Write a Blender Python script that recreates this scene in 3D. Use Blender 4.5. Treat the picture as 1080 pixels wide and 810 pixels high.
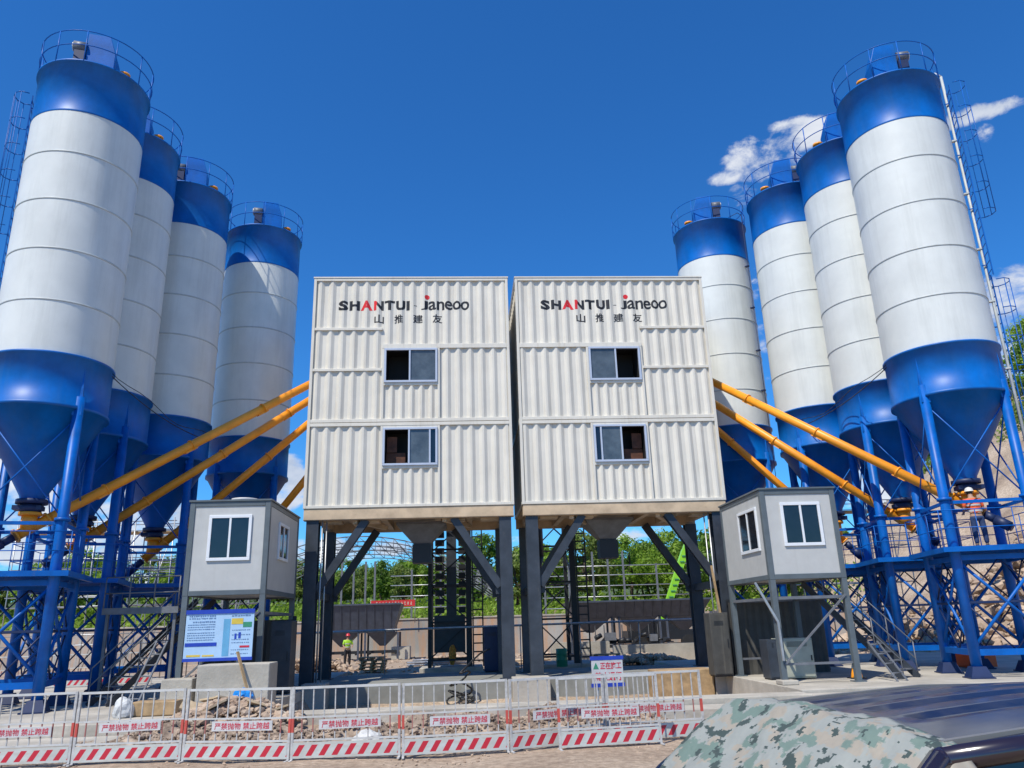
import bpy, bmesh, math, random
from mathutils import Vector, Matrix, noise as mnoise
rad = math.radians
random.seed(7)
for _o in list(bpy.data.objects): bpy.data.objects.remove(_o)
scene = bpy.context.scene
COL = scene.collection

# ------------------------------------------------------------------ camera
F, W0, H0 = 811.0, 1080.0, 810.0
CAM_H = 2.1
up_c = Vector((-82.0, 2615.0, -F)).normalized()
vx = 13000.0
vy = 405 + ((vx-540)*up_c[0] - F*up_c[2])/up_c[1]
Xc = Vector((vx-540, -(vy-405), -F)).normalized()
Yc = up_c.cross(Xc)
M = Matrix((Xc, Yc, up_c))          # rows are the world axes seen from the camera
cam_d = bpy.data.cameras.new('camera'); cam = bpy.data.objects.new('camera', cam_d); COL.objects.link(cam)
cam.matrix_world = Matrix.Translation((0, 0, CAM_H)) @ M.to_4x4()
cam_d.sensor_width = 36.0; cam_d.lens = 36.0*F/W0
cam_d.clip_start = 0.1; cam_d.clip_end = 6000
scene.camera = cam

# ------------------------------------------------------------------ light, world, exposure
SUN_AZ, SUN_EL = 218.0, 56.0        # compass bearing from +Y towards +X
scene.view_settings.view_transform = 'Standard'; scene.view_settings.look = 'None'
scene.view_settings.gamma = 1.0; scene.view_settings.use_curve_mapping = False
scene.view_settings.exposure = 0.0
sd = bpy.data.lights.new('sun', 'SUN'); sd.energy = 5.0; sd.angle = rad(0.53); sd.color = (1.0, 0.945, 0.835)
so = bpy.data.objects.new('sun', sd); COL.objects.link(so)
sdir = Vector((math.sin(rad(SUN_AZ))*math.cos(rad(SUN_EL)), math.cos(rad(SUN_AZ))*math.cos(rad(SUN_EL)), math.sin(rad(SUN_EL))))
so.rotation_euler = sdir.to_track_quat('Z', 'Y').to_euler(); so.location = (0, 0, 40)

world = bpy.data.worlds.new('World'); scene.world = world; world.use_nodes = True
wn, wl = world.node_tree.nodes, world.node_tree.links
wn.clear()
def WN(t, **k):
    n = wn.new(t)
    for a, b in k.items(): setattr(n, a, b)
    return n
def wmath(op, a, b=None, clamp=False):
    n = WN('ShaderNodeMath', operation=op, use_clamp=clamp)
    for i, v in enumerate((a, b)):
        if v is None: continue
        if isinstance(v, (int, float)): n.inputs[i].default_value = v
        else: wl.new(v, n.inputs[i])
    return n.outputs[0]
out = WN('ShaderNodeOutputWorld'); bg = WN('ShaderNodeBackground'); bg.inputs['Strength'].default_value = 0.112
wl.new(bg.outputs[0], out.inputs[0])
sky = WN('ShaderNodeTexSky'); sky.sky_type = 'NISHITA'; sky.sun_disc = False
sky.sun_elevation = rad(SUN_EL); sky.sun_rotation = rad(SUN_AZ)
sky.altitude = 800; sky.air_density = 1.15; sky.dust_density = 0.15; sky.ozone_density = 4.0
tc = WN('ShaderNodeTexCoord')
hs = WN('ShaderNodeHueSaturation'); hs.inputs['Saturation'].default_value = 1.15; hs.inputs['Value'].default_value = 1.0
wl.new(sky.outputs[0], hs.inputs['Color'])
tint = WN('ShaderNodeMixRGB', blend_type='MULTIPLY'); tint.inputs[0].default_value = 1; wl.new(hs.outputs[0], tint.inputs[1]); tint.inputs[2].default_value = (.42, 1.02, 1.50, 1)
# clouds: billows that sit in given parts of the sky dome (azimuth, elevation, half width, half height, weight)
clouds = [(25.0, 31.2, 3.2, 1.9, 1.3), (22.4, 30.5, 2.0, .7, .95), (27.6, 32.2, 2.6, 1.6, 1.3), (29.0, 27.5, 2.6, 3.0, .8), (23.3, 29.0, 1.6, 1.6, .8), (39.8, 30.2, 3.6, .7, .85), (39.6, 28.8, .8, 1.0, .62), (40.5, 17.0, 3.6, 4.6, 1.5), (43, 12, 8, 5, 1.3),
          (23.1, 20, .7, 6, .7), (28.5, 8.5, 5.0, 4.0, 1.05), (-28.0, 8.0, 8.0, 5.0, 1.35), (-21.0, 5.5, 5.0, 4.0, 1.3), (-13.2, 9.6, 2.4, 2.8, 1.2), (-10.5, 5.0, 4.2, 1.3, 1.25), (-5.5, 5.4, 2.4, .7, .9), (5, 5.6, 2.6, .7, .8), (13, 5.9, 3, .8, .85),
          (-60, 20, 18, 5, .9), (70, 24, 16, 7, .9), (120, 30, 25, 8, .9), (180, 25, 22, 7, .9), (-120, 22, 25, 6, .9)]
mask = None
for (az, el, wa, we, wt) in clouds:
    c = Vector((math.sin(rad(az))*math.cos(rad(el)), math.cos(rad(az))*math.cos(rad(el)), math.sin(rad(el))))
    ax = Vector((math.cos(rad(az)), -math.sin(rad(az)), 0)); ay = ax.cross(-c) 
    def dotc(v, s):
        n = WN('ShaderNodeVectorMath', operation='DOT_PRODUCT'); wl.new(tc.outputs['Generated'], n.inputs[0]); n.inputs[1].default_value = v
        return wmath('MULTIPLY', n.outputs['Value'], s)
    a = dotc(ax, 1/math.sin(rad(wa))); b_ = wmath('SUBTRACT', dotc(c.cross(ax), 1/math.sin(rad(we))), 0.0)
    r2 = wmath('ADD', wmath('MULTIPLY', a, a), wmath('MULTIPLY', b_, b_))
    # only the hemisphere the cloud is in
    n = WN('ShaderNodeVectorMath', operation='DOT_PRODUCT'); wl.new(tc.outputs['Generated'], n.inputs[0]); n.inputs[1].default_value = c
    front = wmath('GREATER_THAN', n.outputs['Value'], 0.3)
    f = wmath('MULTIPLY', wmath('MULTIPLY', wmath('MAXIMUM', wmath('SUBTRACT', 1.35, r2), 0.0), wt), front)
    mask = f if mask is None else wmath('MAXIMUM', mask, f)
def wnoise(scale, detail, rough, dist=0.0, zs=1.6):
    mp = WN('ShaderNodeMapping'); mp.inputs['Scale'].default_value = (1, 1, zs); wl.new(tc.outputs['Generated'], mp.inputs[0])
    n = WN('ShaderNodeTexNoise'); n.inputs['Scale'].default_value = scale; n.inputs['Detail'].default_value = detail
    n.inputs['Roughness'].default_value = rough; n.inputs['Distortion'].default_value = dist
    wl.new(mp.outputs[0], n.inputs['Vector']); return n.outputs['Fac']
nz = wnoise(13, 9, .62, .35)
nz2 = wnoise(34, 6, .6, .5)
nn = wmath('ADD', wmath('MULTIPLY', wmath('SUBTRACT', nz, .5), 2.6), wmath('MULTIPLY', wmath('SUBTRACT', nz2, .5), .8))
dens = wmath('SUBTRACT', wmath('ADD', nn, wmath('MULTIPLY', wmath('MINIMUM', mask, 1.2), .85)), .62)
dens = wmath('MULTIPLY', dens, wmath('GREATER_THAN', mask, 0.001))
mr = WN('ShaderNodeMapRange', interpolation_type='SMOOTHSTEP'); mr.inputs['From Min'].default_value = 0.0; mr.inputs['From Max'].default_value = 0.55
wl.new(dens, mr.inputs['Value'])
ccol = WN('ShaderNodeValToRGB'); ccol.color_ramp.elements[0].position = .35; ccol.color_ramp.elements[0].color = (4.2, 4.9, 6.2, 1)
ccol.color_ramp.elements[1].position = .62; ccol.color_ramp.elements[1].color = (8.2, 8.4, 8.8, 1)
wl.new(wnoise(7, 6, .6, .2), ccol.inputs[0])
mx = WN('ShaderNodeMixRGB'); wl.new(wmath('MULTIPLY', mr.outputs[0], .92), mx.inputs[0]); wl.new(tint.outputs[0], mx.inputs[1]); wl.new(ccol.outputs[0], mx.inputs[2])
wl.new(mx.outputs[0], bg.inputs[0])

# ------------------------------------------------------------------ materials
def mat(name, col, rough=.6, metal=0.0, var=0.12, vscale=3.0, col2=None, bump=0.0, bscale=20.0, stain=None, coat=0.0, ramp=(.35, .65), coords='Object', spec=.5):
    m = bpy.data.materials.new(name); m.use_nodes = True
    n, l = m.node_tree.nodes, m.node_tree.links
    p = n['Principled BSDF']; p.inputs['Roughness'].default_value = rough; p.inputs['Metallic'].default_value = metal
    p.inputs['Specular IOR Level'].default_value = spec
    if coat: p.inputs['Coat Weight'].default_value = coat; p.inputs['Coat Roughness'].default_value = .13
    t = n.new('ShaderNodeTexCoord'); nz = n.new('ShaderNodeTexNoise'); nz.inputs['Scale'].default_value = vscale; nz.inputs['Detail'].default_value = 6
    nz.inputs['Roughness'].default_value = .62
    l.new(t.outputs[coords], nz.inputs['Vector'])
    cr = n.new('ShaderNodeValToRGB'); cr.color_ramp.elements[0].position = ramp[0]; cr.color_ramp.elements[1].position = ramp[1]
    c2 = col2 if col2 else tuple(c*(1-var*1.6) for c in col)
    cr.color_ramp.elements[0].color = (*c2, 1); cr.color_ramp.elements[1].color = (*col, 1)
    l.new(nz.outputs['Fac'], cr.inputs[0]); last = cr.outputs[0]
    if stain:       # vertical weather streaks and splashes with their own shape
        mp = n.new('ShaderNodeMapping'); mp.inputs['Scale'].default_value = stain.get('scale', (3, 3, .25)); l.new(t.outputs[coords], mp.inputs[0])
        n2 = n.new('ShaderNodeTexNoise'); n2.inputs['Scale'].default_value = 1.0; n2.inputs['Detail'].default_value = 7; n2.inputs['Roughness'].default_value = .7
        l.new(mp.outputs[0], n2.inputs['Vector'])
        r2 = n.new('ShaderNodeMapRange'); r2.inputs['From Min'].default_value = stain.get('a', .52); r2.inputs['From Max'].default_value = stain.get('b', .75)
        r2.inputs['To Max'].default_value = stain.get('amt', .5); l.new(n2.outputs['Fac'], r2.inputs['Value'])
        mx = n.new('ShaderNodeMixRGB'); l.new(r2.outputs[0], mx.inputs[0]); l.new(last, mx.inputs[1]); mx.inputs[2].default_value = (*stain['col'], 1)
        last = mx.outputs[0]
    l.new(last, p.inputs['Base Color'])
    if bump:
        n3 = n.new('ShaderNodeTexNoise'); n3.inputs['Scale'].default_value = bscale; n3.inputs['Detail'].default_value = 5
        l.new(t.outputs[coords], n3.inputs['Vector'])
        b = n.new('ShaderNodeBump'); b.inputs['Strength'].default_value = bump; b.inputs['Distance'].default_value = .03
        l.new(n3.outputs['Fac'], b.inputs['Height']); l.new(b.outputs[0], p.inputs['Normal'])
    return m
BLUE = (0.0, 0.135, 0.50)
MT = {}
MT['blue'] = mat('blue_paint', BLUE, .42, var=.18, vscale=1.3, bump=.06, bscale=3, stain=dict(col=(.03, .13, .36), amt=.55, a=.48, scale=(2.5, 2.5, .22)), spec=.28)
MT['blue_steel'] = mat('blue_steel_paint', (0.0, 0.125, 0.50), .42, var=.2, vscale=2, spec=.3, stain=dict(col=(.10, .13, .22), amt=.35, a=.58, scale=(6, 6, 1.2)))
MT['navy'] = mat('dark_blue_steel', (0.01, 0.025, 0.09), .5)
MT['white_shell'] = mat('white_silo_paint', (.70, .715, .68), .36, var=.06, vscale=.9, bump=.22, bscale=1.1, stain=dict(col=(.40, .41, .38), amt=.5, a=.49, b=.8, scale=(2.2, 2.2, .16)))
MT['seam'] = mat('weld_seam', (.50, .53, .52), .5)
MT['cream'] = mat('cream_container_paint', (.71, .67, .585), .45, var=.06, vscale=.8, bump=.25, bscale=1.6, stain=dict(col=(.40, .33, .24), amt=.55, a=.52, b=.82, scale=(6, 6, .3)))
MT['tan'] = mat('tan_primer_steel', (.66, .50, .33), .6, var=.2, vscale=1.2, stain=dict(col=(.30, .2, .12), amt=.5, scale=(2, 2, 2)))
MT['dark_steel'] = mat('charcoal_steel', (.045, .055, .072), .45, var=.25, vscale=2, stain=dict(col=(.16, .15, .14), amt=.3, a=.6, scale=(4, 4, 1.5)))
MT['black_steel'] = mat('black_steel', (.016, .018, .022), .5)
MT['grey_steel'] = mat('grey_steel', (.17, .18, .20), .5, var=.2)
MT['galv'] = mat('galvanised_steel', (.48, .49, .50), .38, metal=.6, var=.15)
MT['orange'] = mat('orange_paint', (.98, .36, .02), .42, var=.12, vscale=1.5, stain=dict(col=(.50, .2, .05), amt=.5, a=.56, scale=(4, 4, 2)))
MT['cabin_wall'] = mat('light_grey_sandwich_panel', (.50, .50, .48), .5, var=.05, stain=dict(col=(.36, .35, .32), amt=.3, scale=(4, 4, .5)))
MT['cabin_frame'] = mat('slate_grey_frame', (.115, .14, .155), .5, var=.12)
MT['pvc'] = mat('white_plastic_frame', (.74, .76, .78), .4, var=.03)
MT['blue_pvc'] = mat('pale_blue_window_frame', (.46, .52, .64), .4, var=.05)
MT['glass'] = mat('dark_window_glass', (.012, .016, .024), .06, var=.2, spec=.7)
MT['glass_grey'] = mat('grey_window_glass', (.11, .135, .15), .10, var=.3, vscale=1.6, spec=.7)
MT['black_in'] = mat('dark_interior', (.012, .012, .013), .7)
MT['brown_in'] = mat('brown_interior_board', (.16, .055, .025), .7, var=.4, vscale=2.5)
MT['logo_black'] = mat('black_lettering', (.012, .012, .016), .5)
MT['logo_red'] = mat('red_lettering', (.72, .02, .025), .5)
MT['sign_red'] = mat('sign_red_print', (.60, .02, .05), .5)
MT['sign_white'] = mat('sign_white_sheet', (.60, .59, .58), .5, var=.12, vscale=5)
MT['sign_blue'] = mat('sign_blue_print', (.02, .06, .45), .4)
MT['board_pale'] = mat('board_pale_blue_print', (.42, .60, .80), .35, var=.05)
MT['board_cyan'] = mat('board_cyan_print', (.15, .42, .66), .35)
MT['board_text'] = mat('board_grey_blue_print', (.14, .24, .42), .5)
MT['board_yellow'] = mat('board_yellow_print', (.75, .55, .08), .4)
MT['board_green'] = mat('board_green_print', (.05, .28, .16), .4)
MT['concrete'] = mat('pale_concrete', (.50, .46, .39), .85, var=.2, vscale=.9, bump=.35, bscale=14, stain=dict(col=(.30, .27, .22), amt=.5, scale=(1, 1, 1)))
MT['concrete_wall'] = mat('grey_concrete_wall', (.42, .41, .38), .85, var=.2, vscale=.35, bump=.2, bscale=8, stain=dict(col=(.50, .28, .15), amt=.8, a=.42, b=.62, scale=(1.6, 1.6, .22)))
MT['found'] = mat('stained_foundation_concrete', (.27, .27, .24), .9, var=.2, vscale=1.5, stain=dict(col=(.16, .15, .12), amt=.5, scale=(1, 1, 1)))
MT['wood'] = mat('raw_plywood', (.46, .31, .16), .7, var=.25, vscale=4)
MT['barrier'] = mat('barrier_white_paint', (.60, .60, .58), .5, var=.15, stain=dict(col=(.42, .36, .28), amt=.5, a=.48, scale=(8, 8, 4)))
MT['rock'] = mat('grey_brown_rock', (.46, .36, .27), .95, var=.3, vscale=4.5, col2=(.15, .105, .075), bump=.5, bscale=8)
MT['rock_pink'] = mat('pink_beige_rock', (.52, .40, .29), .9, vscale=1.2, col2=(.30, .21, .15), bump=.5, bscale=6)
MT['slab_stone'] = mat('broken_tan_board', (.58, .46, .30), .85, vscale=3, col2=(.38, .28, .17))
MT['bag_blue'] = mat('blue_plastic', (.02, .25, .68), .35)
MT['bag_white'] = mat('white_woven_sack', (.62, .62, .60), .6, var=.15, vscale=8)
MT['bag_orange'] = mat('orange_fabric', (.85, .36, .05), .7, var=.35, vscale=8)
MT['rubber'] = mat('black_rubber', (.02, .02, .02), .6)
MT['bark'] = mat('tree_bark', (.09, .065, .045), .9, var=.3, vscale=6)
MT['skin'] = mat('skin', (.40, .24, .16), .6, var=.05)
MT['hair'] = mat('dark_hair', (.012, .010, .010), .6)
MT['jeans'] = mat('blue_work_trousers', (.03, .06, .15), .8, var=.25, vscale=10)
MT['black_cloth'] = mat('black_trousers', (.02, .02, .025), .8)
MT['vest_orange'] = mat('orange_vest', (.85, .13, .03), .6, var=.1)
MT['vest_lime'] = mat('lime_vest', (.42, .75, .04), .6)
MT['helmet_white'] = mat('white_helmet', (.7, .7, .66), .3)
MT['helmet_red'] = mat('red_helmet', (.62, .03, .04), .3)
MT['reflect'] = mat('silver_tape', (.6, .6, .58), .4)
MT['lime'] = mat('lime_crane_paint', (.32, .72, .03), .35)
MT['green_barrel'] = mat('green_barrel', (.02, .26, .14), .45)
MT['beige_cab'] = mat('beige_cabinet_paint', (.40, .41, .33), .5)
MT['brown_cab'] = mat('grey_brown_cladding', (.07, .068, .062), .6, var=.2, stain=dict(col=(.22, .2, .16), amt=.4, scale=(6, 6, .3)))
MT['bin'] = mat('slate_bin_paint', (.075, .09, .125), .5, var=.2)
MT['banner'] = mat('red_banner', (.66, .03, .03), .6)
MT['banner_text'] = mat('banner_white_print', (.75, .65, .5), .6)
MT['car'] = mat('dark_blue_car_paint', (.012, .016, .045), .30, metal=.1, var=.15, vscale=4, coat=.5, stain=dict(col=(.16, .15, .14), amt=.35, a=.45, b=.8, scale=(3, 7, 3)))
MT['car_trim'] = mat('car_grey_trim', (.20, .20, .19), .3, var=.1)
MT['car_brown'] = mat('dark_maroon_rail', (.022, .012, .018), .2, coat=1.0)
MT['wire'] = mat('black_cable', (.02, .02, .025), .5)

def ground_mat():
    m = bpy.data.materials.new('dirt_ground'); m.use_nodes = True
    n, l = m.node_tree.nodes, m.node_tree.links; p = n['Principled BSDF']; p.inputs['Roughness'].default_value = .95
    t = n.new('ShaderNodeTexCoord')
    def ns(s, d=8, r=.62):
        a = n.new('ShaderNodeTexNoise'); a.inputs['Scale'].default_value = s; a.inputs['Detail'].default_value = d; a.inputs['Roughness'].default_value = r
        l.new(t.outputs['Object'], a.inputs['Vector']); return a.outputs['Fac']
    cr = n.new('ShaderNodeValToRGB'); e = cr.color_ramp.elements
    e[0].position = .30; e[0].color = (.33, .24, .17, 1); e[1].position = .72; e[1].color = (.60, .48, .36, 1)
    k = e.new(.5); k.color = (.47, .36, .26, 1)
    l.new(ns(.35), cr.inputs[0])
    cr2 = n.new('ShaderNodeValToRGB'); cr2.color_ramp.elements[0].position = .42; cr2.color_ramp.elements[0].color = (.62, .60, .58, 1); cr2.color_ramp.elements[1].position = .60; cr2.color_ramp.elements[1].color = (1, 1, 1, 1)
    l.new(ns(7.0, 10, .75), cr2.inputs[0])
    mu = n.new('ShaderNodeMixRGB'); mu.blend_type = 'MULTIPLY'; mu.inputs[0].default_value = 1; l.new(cr.outputs[0], mu.inputs[1]); l.new(cr2.outputs[0], mu.inputs[2])
    # grass and scrub on the hills, by an attribute made with the terrain
    at = n.new('ShaderNodeAttribute'); at.attribute_name = 'green'
    gm = n.new('ShaderNodeMath'); gm.operation = 'ADD'; l.new(at.outputs['Fac'], gm.inputs[0])
    g2 = n.new('ShaderNodeMath'); g2.operation = 'MULTIPLY_ADD'; g2.inputs[1].default_value = 1.4; g2.inputs[2].default_value = -.7; l.new(ns(.12), g2.inputs[0]); l.new(g2.outputs[0], gm.inputs[1])
    gr = n.new('ShaderNodeMapRange'); gr.inputs['From Min'].default_value = .42; gr.inputs['From Max'].default_value = .58; l.new(gm.outputs[0], gr.inputs['Value'])
    gc = n.new('ShaderNodeValToRGB'); gc.color_ramp.elements[0].position = .35; gc.color_ramp.elements[0].color = (.035, .06, .015, 1); gc.color_ramp.elements[1].position = .65; gc.color_ramp.elements[1].color = (.11, .15, .04, 1)
    l.new(ns(1.2), gc.inputs[0])
    mx = n.new('ShaderNodeMixRGB'); l.new(gr.outputs[0], mx.inputs[0]); l.new(mu.outputs[0], mx.inputs[1]); l.new(gc.outputs[0], mx.inputs[2])
    l.new(mx.outputs[0], p.inputs['Base Color'])
    b = n.new('ShaderNodeBump'); b.inputs['Strength'].default_value = .8; b.inputs['Distance'].default_value = .06; l.new(ns(5, 10, .75), b.inputs['Height']); l.new(b.outputs[0], p.inputs['Normal'])
    return m
MT['ground'] = ground_mat()

def leaf_mat(name, ca, cb, cc):
    m = bpy.data.materials.new(name); m.use_nodes = True
    n, l = m.node_tree.nodes, m.node_tree.links; p = n['Principled BSDF']; p.inputs['Roughness'].default_value = .55
    t = n.new('ShaderNodeTexCoord'); a = n.new('ShaderNodeTexNoise'); a.inputs['Scale'].default_value = .9; a.inputs['Detail'].default_value = 6; a.inputs['Roughness'].default_value = .75
    l.new(t.outputs['Object'], a.inputs['Vector'])
    cr = n.new('ShaderNodeValToRGB'); e = cr.color_ramp.elements; e[0].position = .36; e[0].color = (*ca, 1); e[1].position = .66; e[1].color = (*cc, 1); k = e.new(.5); k.color = (*cb, 1)
    l.new(a.outputs['Fac'], cr.inputs[0]); l.new(cr.outputs[0], p.inputs['Base Color'])
    tr = n.new('ShaderNodeBsdfTranslucent'); l.new(cr.outputs[0], tr.inputs['Color'])
    ms = n.new('ShaderNodeMixShader'); ms.inputs[0].default_value = .5; l.new(p.outputs[0], ms.inputs[1]); l.new(tr.outputs[0], ms.inputs[2])
    l.new(ms.outputs[0], n['Material Output'].inputs['Surface'])
    return m
MT['leaf_a'] = leaf_mat('bright_leaves', (.11, .21, .018), (.24, .39, .035), (.38, .52, .08))
MT['leaf_b'] = leaf_mat('dark_leaves', (.06, .14, .016), (.15, .27, .032), (.25, .38, .055))
MT['leaf_c'] = leaf_mat('olive_leaves', (.09, .14, .028), (.20, .28, .055), (.32, .38, .10))

def zone_mat(name, base, red, lo, hi):      # bars painted with a red section at one height
    m = mat(name, base, .5, var=.22, vscale=14); n, l = m.node_tree.nodes, m.node_tree.links; p = n['Principled BSDF']
    src = p.inputs['Base Color'].links[0].from_socket
    t = n.new('ShaderNodeTexCoord'); s = n.new('ShaderNodeSeparateXYZ'); l.new(t.outputs['Object'], s.inputs[0])
    a = n.new('ShaderNodeMath'); a.operation = 'GREATER_THAN'; a.inputs[1].default_value = lo; l.new(s.outputs['Z'], a.inputs[0])
    b = n.new('ShaderNodeMath'); b.operation = 'LESS_THAN'; b.inputs[1].default_value = hi; l.new(s.outputs['Z'], b.inputs[0])
    c = n.new('ShaderNodeMath'); c.operation = 'MULTIPLY'; l.new(a.outputs[0], c.inputs[0]); l.new(b.outputs[0], c.inputs[1])
    mx = n.new('ShaderNodeMixRGB'); l.new(c.outputs[0], mx.inputs[0]); l.new(src, mx.inputs[1]); mx.inputs[2].default_value = (*red, 1); l.new(mx.outputs[0], p.inputs['Base Color'])
    return m
MT['bar_zone'] = zone_mat('barrier_bar_paint', (.56, .55, .53), (.36, .14, .12), .44, .66)
MT['post_zone'] = zone_mat('barrier_post_paint', (.58, .57, .55), (.52, .08, .06), .44, .66)
def stripe_mat():
    m = mat('red_white_stripe_board', (.56, .59, .56), .5, var=.1, stain=dict(col=(.42, .36, .29), amt=.7, a=.42, b=.75, scale=(3, 3, 9)), coords='Object'); n, l = m.node_tree.nodes, m.node_tree.links; p = n['Principled BSDF']
    src = p.inputs['Base Color'].links[0].from_socket
    t = n.new('ShaderNodeTexCoord'); s = n.new('ShaderNodeSeparateXYZ'); l.new(t.outputs['Object'], s.inputs[0])
    k = n.new('ShaderNodeMath'); k.operation = 'MULTIPLY'; k.inputs[1].default_value = -.62; l.new(s.outputs['Z'], k.inputs[0])
    a = n.new('ShaderNodeMath'); a.operation = 'ADD'; l.new(s.outputs['X'], a.inputs[0]); l.new(k.outputs[0], a.inputs[1])
    d = n.new('ShaderNodeMath'); d.operation = 'MULTIPLY'; d.inputs[1].default_value = 1/.215; l.new(a.outputs[0], d.inputs[0])
    f = n.new('ShaderNodeMath'); f.operation = 'FRACT'; l.new(d.outputs[0], f.inputs[0])
    g = n.new('ShaderNodeMath'); g.operation = 'LESS_THAN'; g.inputs[1].default_value = .46; l.new(f.outputs[0], g.inputs[0])
    z0 = n.new('ShaderNodeMath'); z0.operation = 'GREATER_THAN'; z0.inputs[1].default_value = .075; l.new(s.outputs['Z'], z0.inputs[0])
    z1 = n.new('ShaderNodeMath'); z1.operation = 'LESS_THAN'; z1.inputs[1].default_value = .245; l.new(s.outputs['Z'], z1.inputs[0])
    h = n.new('ShaderNodeMath'); h.operation = 'MULTIPLY'; l.new(g.outputs[0], h.inputs[0]); l.new(z0.outputs[0], h.inputs[1])
    h2 = n.new('ShaderNodeMath'); h2.operation = 'MULTIPLY'; l.new(h.outputs[0], h2.inputs[0]); l.new(z1.outputs[0], h2.inputs[1])
    mx = n.new('ShaderNodeMixRGB'); l.new(h2.outputs[0], mx.inputs[0]); l.new(src, mx.inputs[1]); mx.inputs[2].default_value = (.50, .02, .04, 1); l.new(mx.outputs[0], p.inputs['Base Color'])
    return m
MT['stripes'] = stripe_mat()
def camo_mat():
    m = bpy.data.materials.new('pale_digital_camouflage'); m.use_nodes = True
    n, l = m.node_tree.nodes, m.node_tree.links; p = n['Principled BSDF']; p.inputs['Roughness'].default_value = .55
    t = n.new('ShaderNodeTexCoord')
    q = n.new('ShaderNodeVectorMath'); q.operation = 'SNAP'; q.inputs[1].default_value = (.007, .007, .007)
    l.new(t.outputs['UV'], q.inputs[0])
    def ns(s, off, src=None, det=3.0, ro=.55):
        mp = n.new('ShaderNodeMapping'); mp.inputs['Location'].default_value = (off, off*2, 0); l.new(src or q.outputs[0], mp.inputs[0])
        a = n.new('ShaderNodeTexNoise'); a.inputs['Scale'].default_value = s; a.inputs['Detail'].default_value = det; a.inputs['Roughness'].default_value = ro; l.new(mp.outputs[0], a.inputs['Vector']); return a.outputs['Fac']
    def layer(prev, s, off, thr, col, soft=.004):
        r = n.new('ShaderNodeMapRange'); r.inputs['From Min'].default_value = thr; r.inputs['From Max'].default_value = thr+soft
        l.new(ns(s, off), r.inputs['Value']); mx = n.new('ShaderNodeMixRGB'); l.new(r.outputs[0], mx.inputs[0])
        if prev is None: mx.inputs[1].default_value = (.28, .29, .26, 1)
        else: l.new(prev, mx.inputs[1])
        mx.inputs[2].default_value = (*col, 1); return mx.outputs[0]
    c = layer(None, 9.0, 3.1, .53, (.32, .28, .22), .02)
    c = layer(c, 8.6, 11.7, .545, (.145, .20, .165), .02)
    c = layer(c, 12.5, 21.2, .575, (.05, .07, .06), .002)
    l.new(c, p.inputs['Base Color'])
    b = n.new('ShaderNodeBump'); b.inputs['Strength'].default_value = .9; b.inputs['Distance'].default_value = .03
    l.new(ns(7, 1.0, t.outputs['UV'], 3), b.inputs['Height']); l.new(b.outputs[0], p.inputs['Normal'])
    return m
MT['camo'] = camo_mat()

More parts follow.
